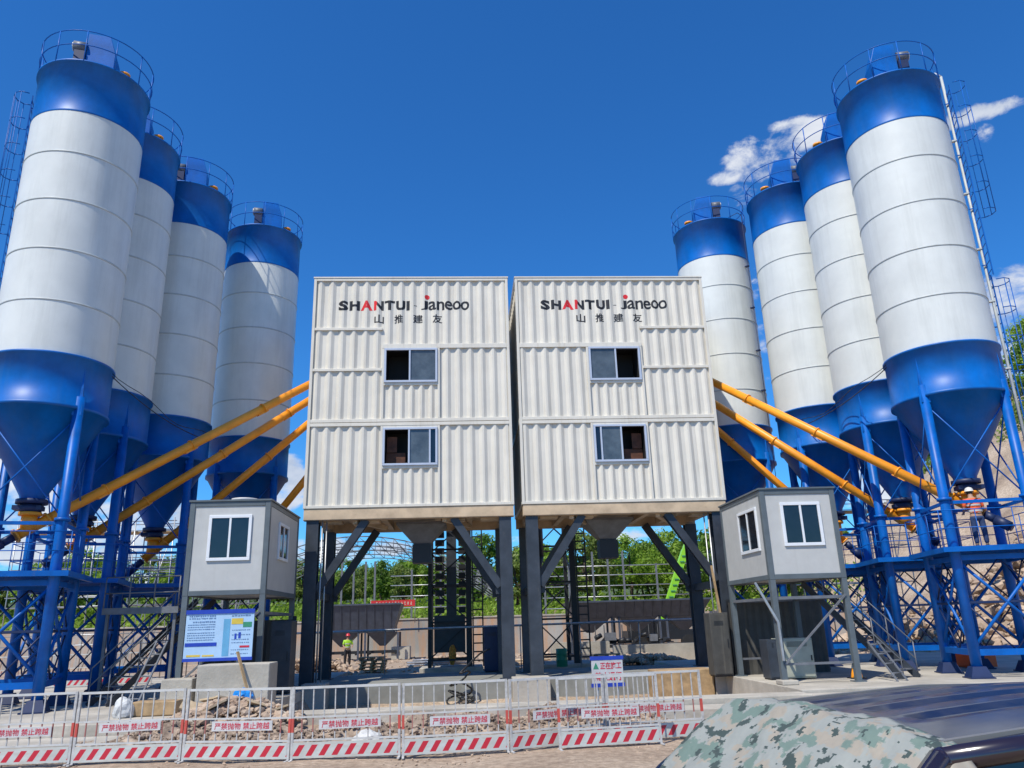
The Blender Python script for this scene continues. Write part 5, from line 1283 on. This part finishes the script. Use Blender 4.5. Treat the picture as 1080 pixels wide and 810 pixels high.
# the pocket of the cover pulled over the near wing mirror, with a black tube standing in for the shade under its fold
b = MB(); bmesh.ops.create_icosphere(b.bm, subdivisions=4, radius=1)
for v in b.bm.verts:
    n = mnoise.fractal(v.co*1.6+Vector((4, 0, 0)), 1, 2, 3); v.co = Vector((v.co.x*.13, v.co.y*.15, v.co.z*.13))*(1+.22*n)+Vector((.62, .86, 1.44))
uvl = b.bm.loops.layers.uv.new('UVMap')
for f in b.bm.faces:
    f.smooth = True
    for lp in f.loops: lp[uvl].uv = (lp.vert.co.x*1.2+lp.vert.co.z, lp.vert.co.y*1.2)
b.build('mirror_pocket', 'camo', cov)
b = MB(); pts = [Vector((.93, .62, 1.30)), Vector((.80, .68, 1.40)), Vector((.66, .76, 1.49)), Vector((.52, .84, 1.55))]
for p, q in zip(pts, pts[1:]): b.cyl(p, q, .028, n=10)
b.build('fold_shade', 'rubber', cov)

# small site clutter
def hose(pts, r, label, m='rubber'):
    b = MB(); b.path([Vector(p) for p in pts], r, 8); return tag(b.build('hose', m), label, 'hose')
rh = random.Random(4); pts = []
for k in range(60):
    t = k/59; a_ = t*22; pts.append((-.15+.45*math.sin(a_)*(1-.4*t)+rh.uniform(-.04, .04), 26.3+.25*math.cos(a_), -.25+.9*t*t+.12*math.sin(a_*1.3)))
pts += [(.2, 27.0, .9), (.5, 28.0, 1.1), (.9, 30.0, 1.2)]
hose(pts, .03, 'tangle of black hose hanging over the foundation edge left of the middle legs')
for (x, y, n_, lb) in ((-4.4, 39.5, 5, 'stack of timber pallets in the yard behind the left tower'), (6.6, 37.5, 4, 'stack of timber pallets beyond the right tower')):
    root = thing('pallet_stack', lb, 'pallet stack', (x, y, 0), rh.uniform(-.3, .3), 'pallet stacks')
    for k in range(n_):
        b = MB(); z = k*.15; dx = rh.uniform(-.06, .06)
        for q in range(5): b.box(-.6+dx, .6+dx, -.5+q*.22, -.38+q*.22, z+.10, z+.125)
        for q in (-.55, -.05, .45): b.box(q+dx, q+dx+.1, -.5, .5, z, z+.099)
        b.build('pallet', 'wood', root)
for (x0, y, ang, n_, m, lb) in ((-3.0, 44, .1, 9, 'galv', 'loose bundle of grey pipes lying in the yard'), (1.6, 43, -.2, 7, 'tan', 'bundle of rusty beams lying in the yard')):
    b = MB(); d_ = Vector((math.cos(ang), math.sin(ang), 0))
    for k in range(n_):
        o_ = Vector((x0+rh.uniform(-.3, .3), y+(k % 4)*.13, .08+(k//4)*.12)); b.cyl(o_, o_+d_*rh.uniform(2.2, 3.2), .05, n=8)
    tag(b.build('pipe_bundle', m), lb, 'pipe bundle')
b = MB(); b.box(15.9, 16.8, 24.9, 25.6, .305, .95); tag(b.build('tool_crate', 'vest_orange', bevel=.02), 'orange red crate on the ground between the right silo legs', 'crate')
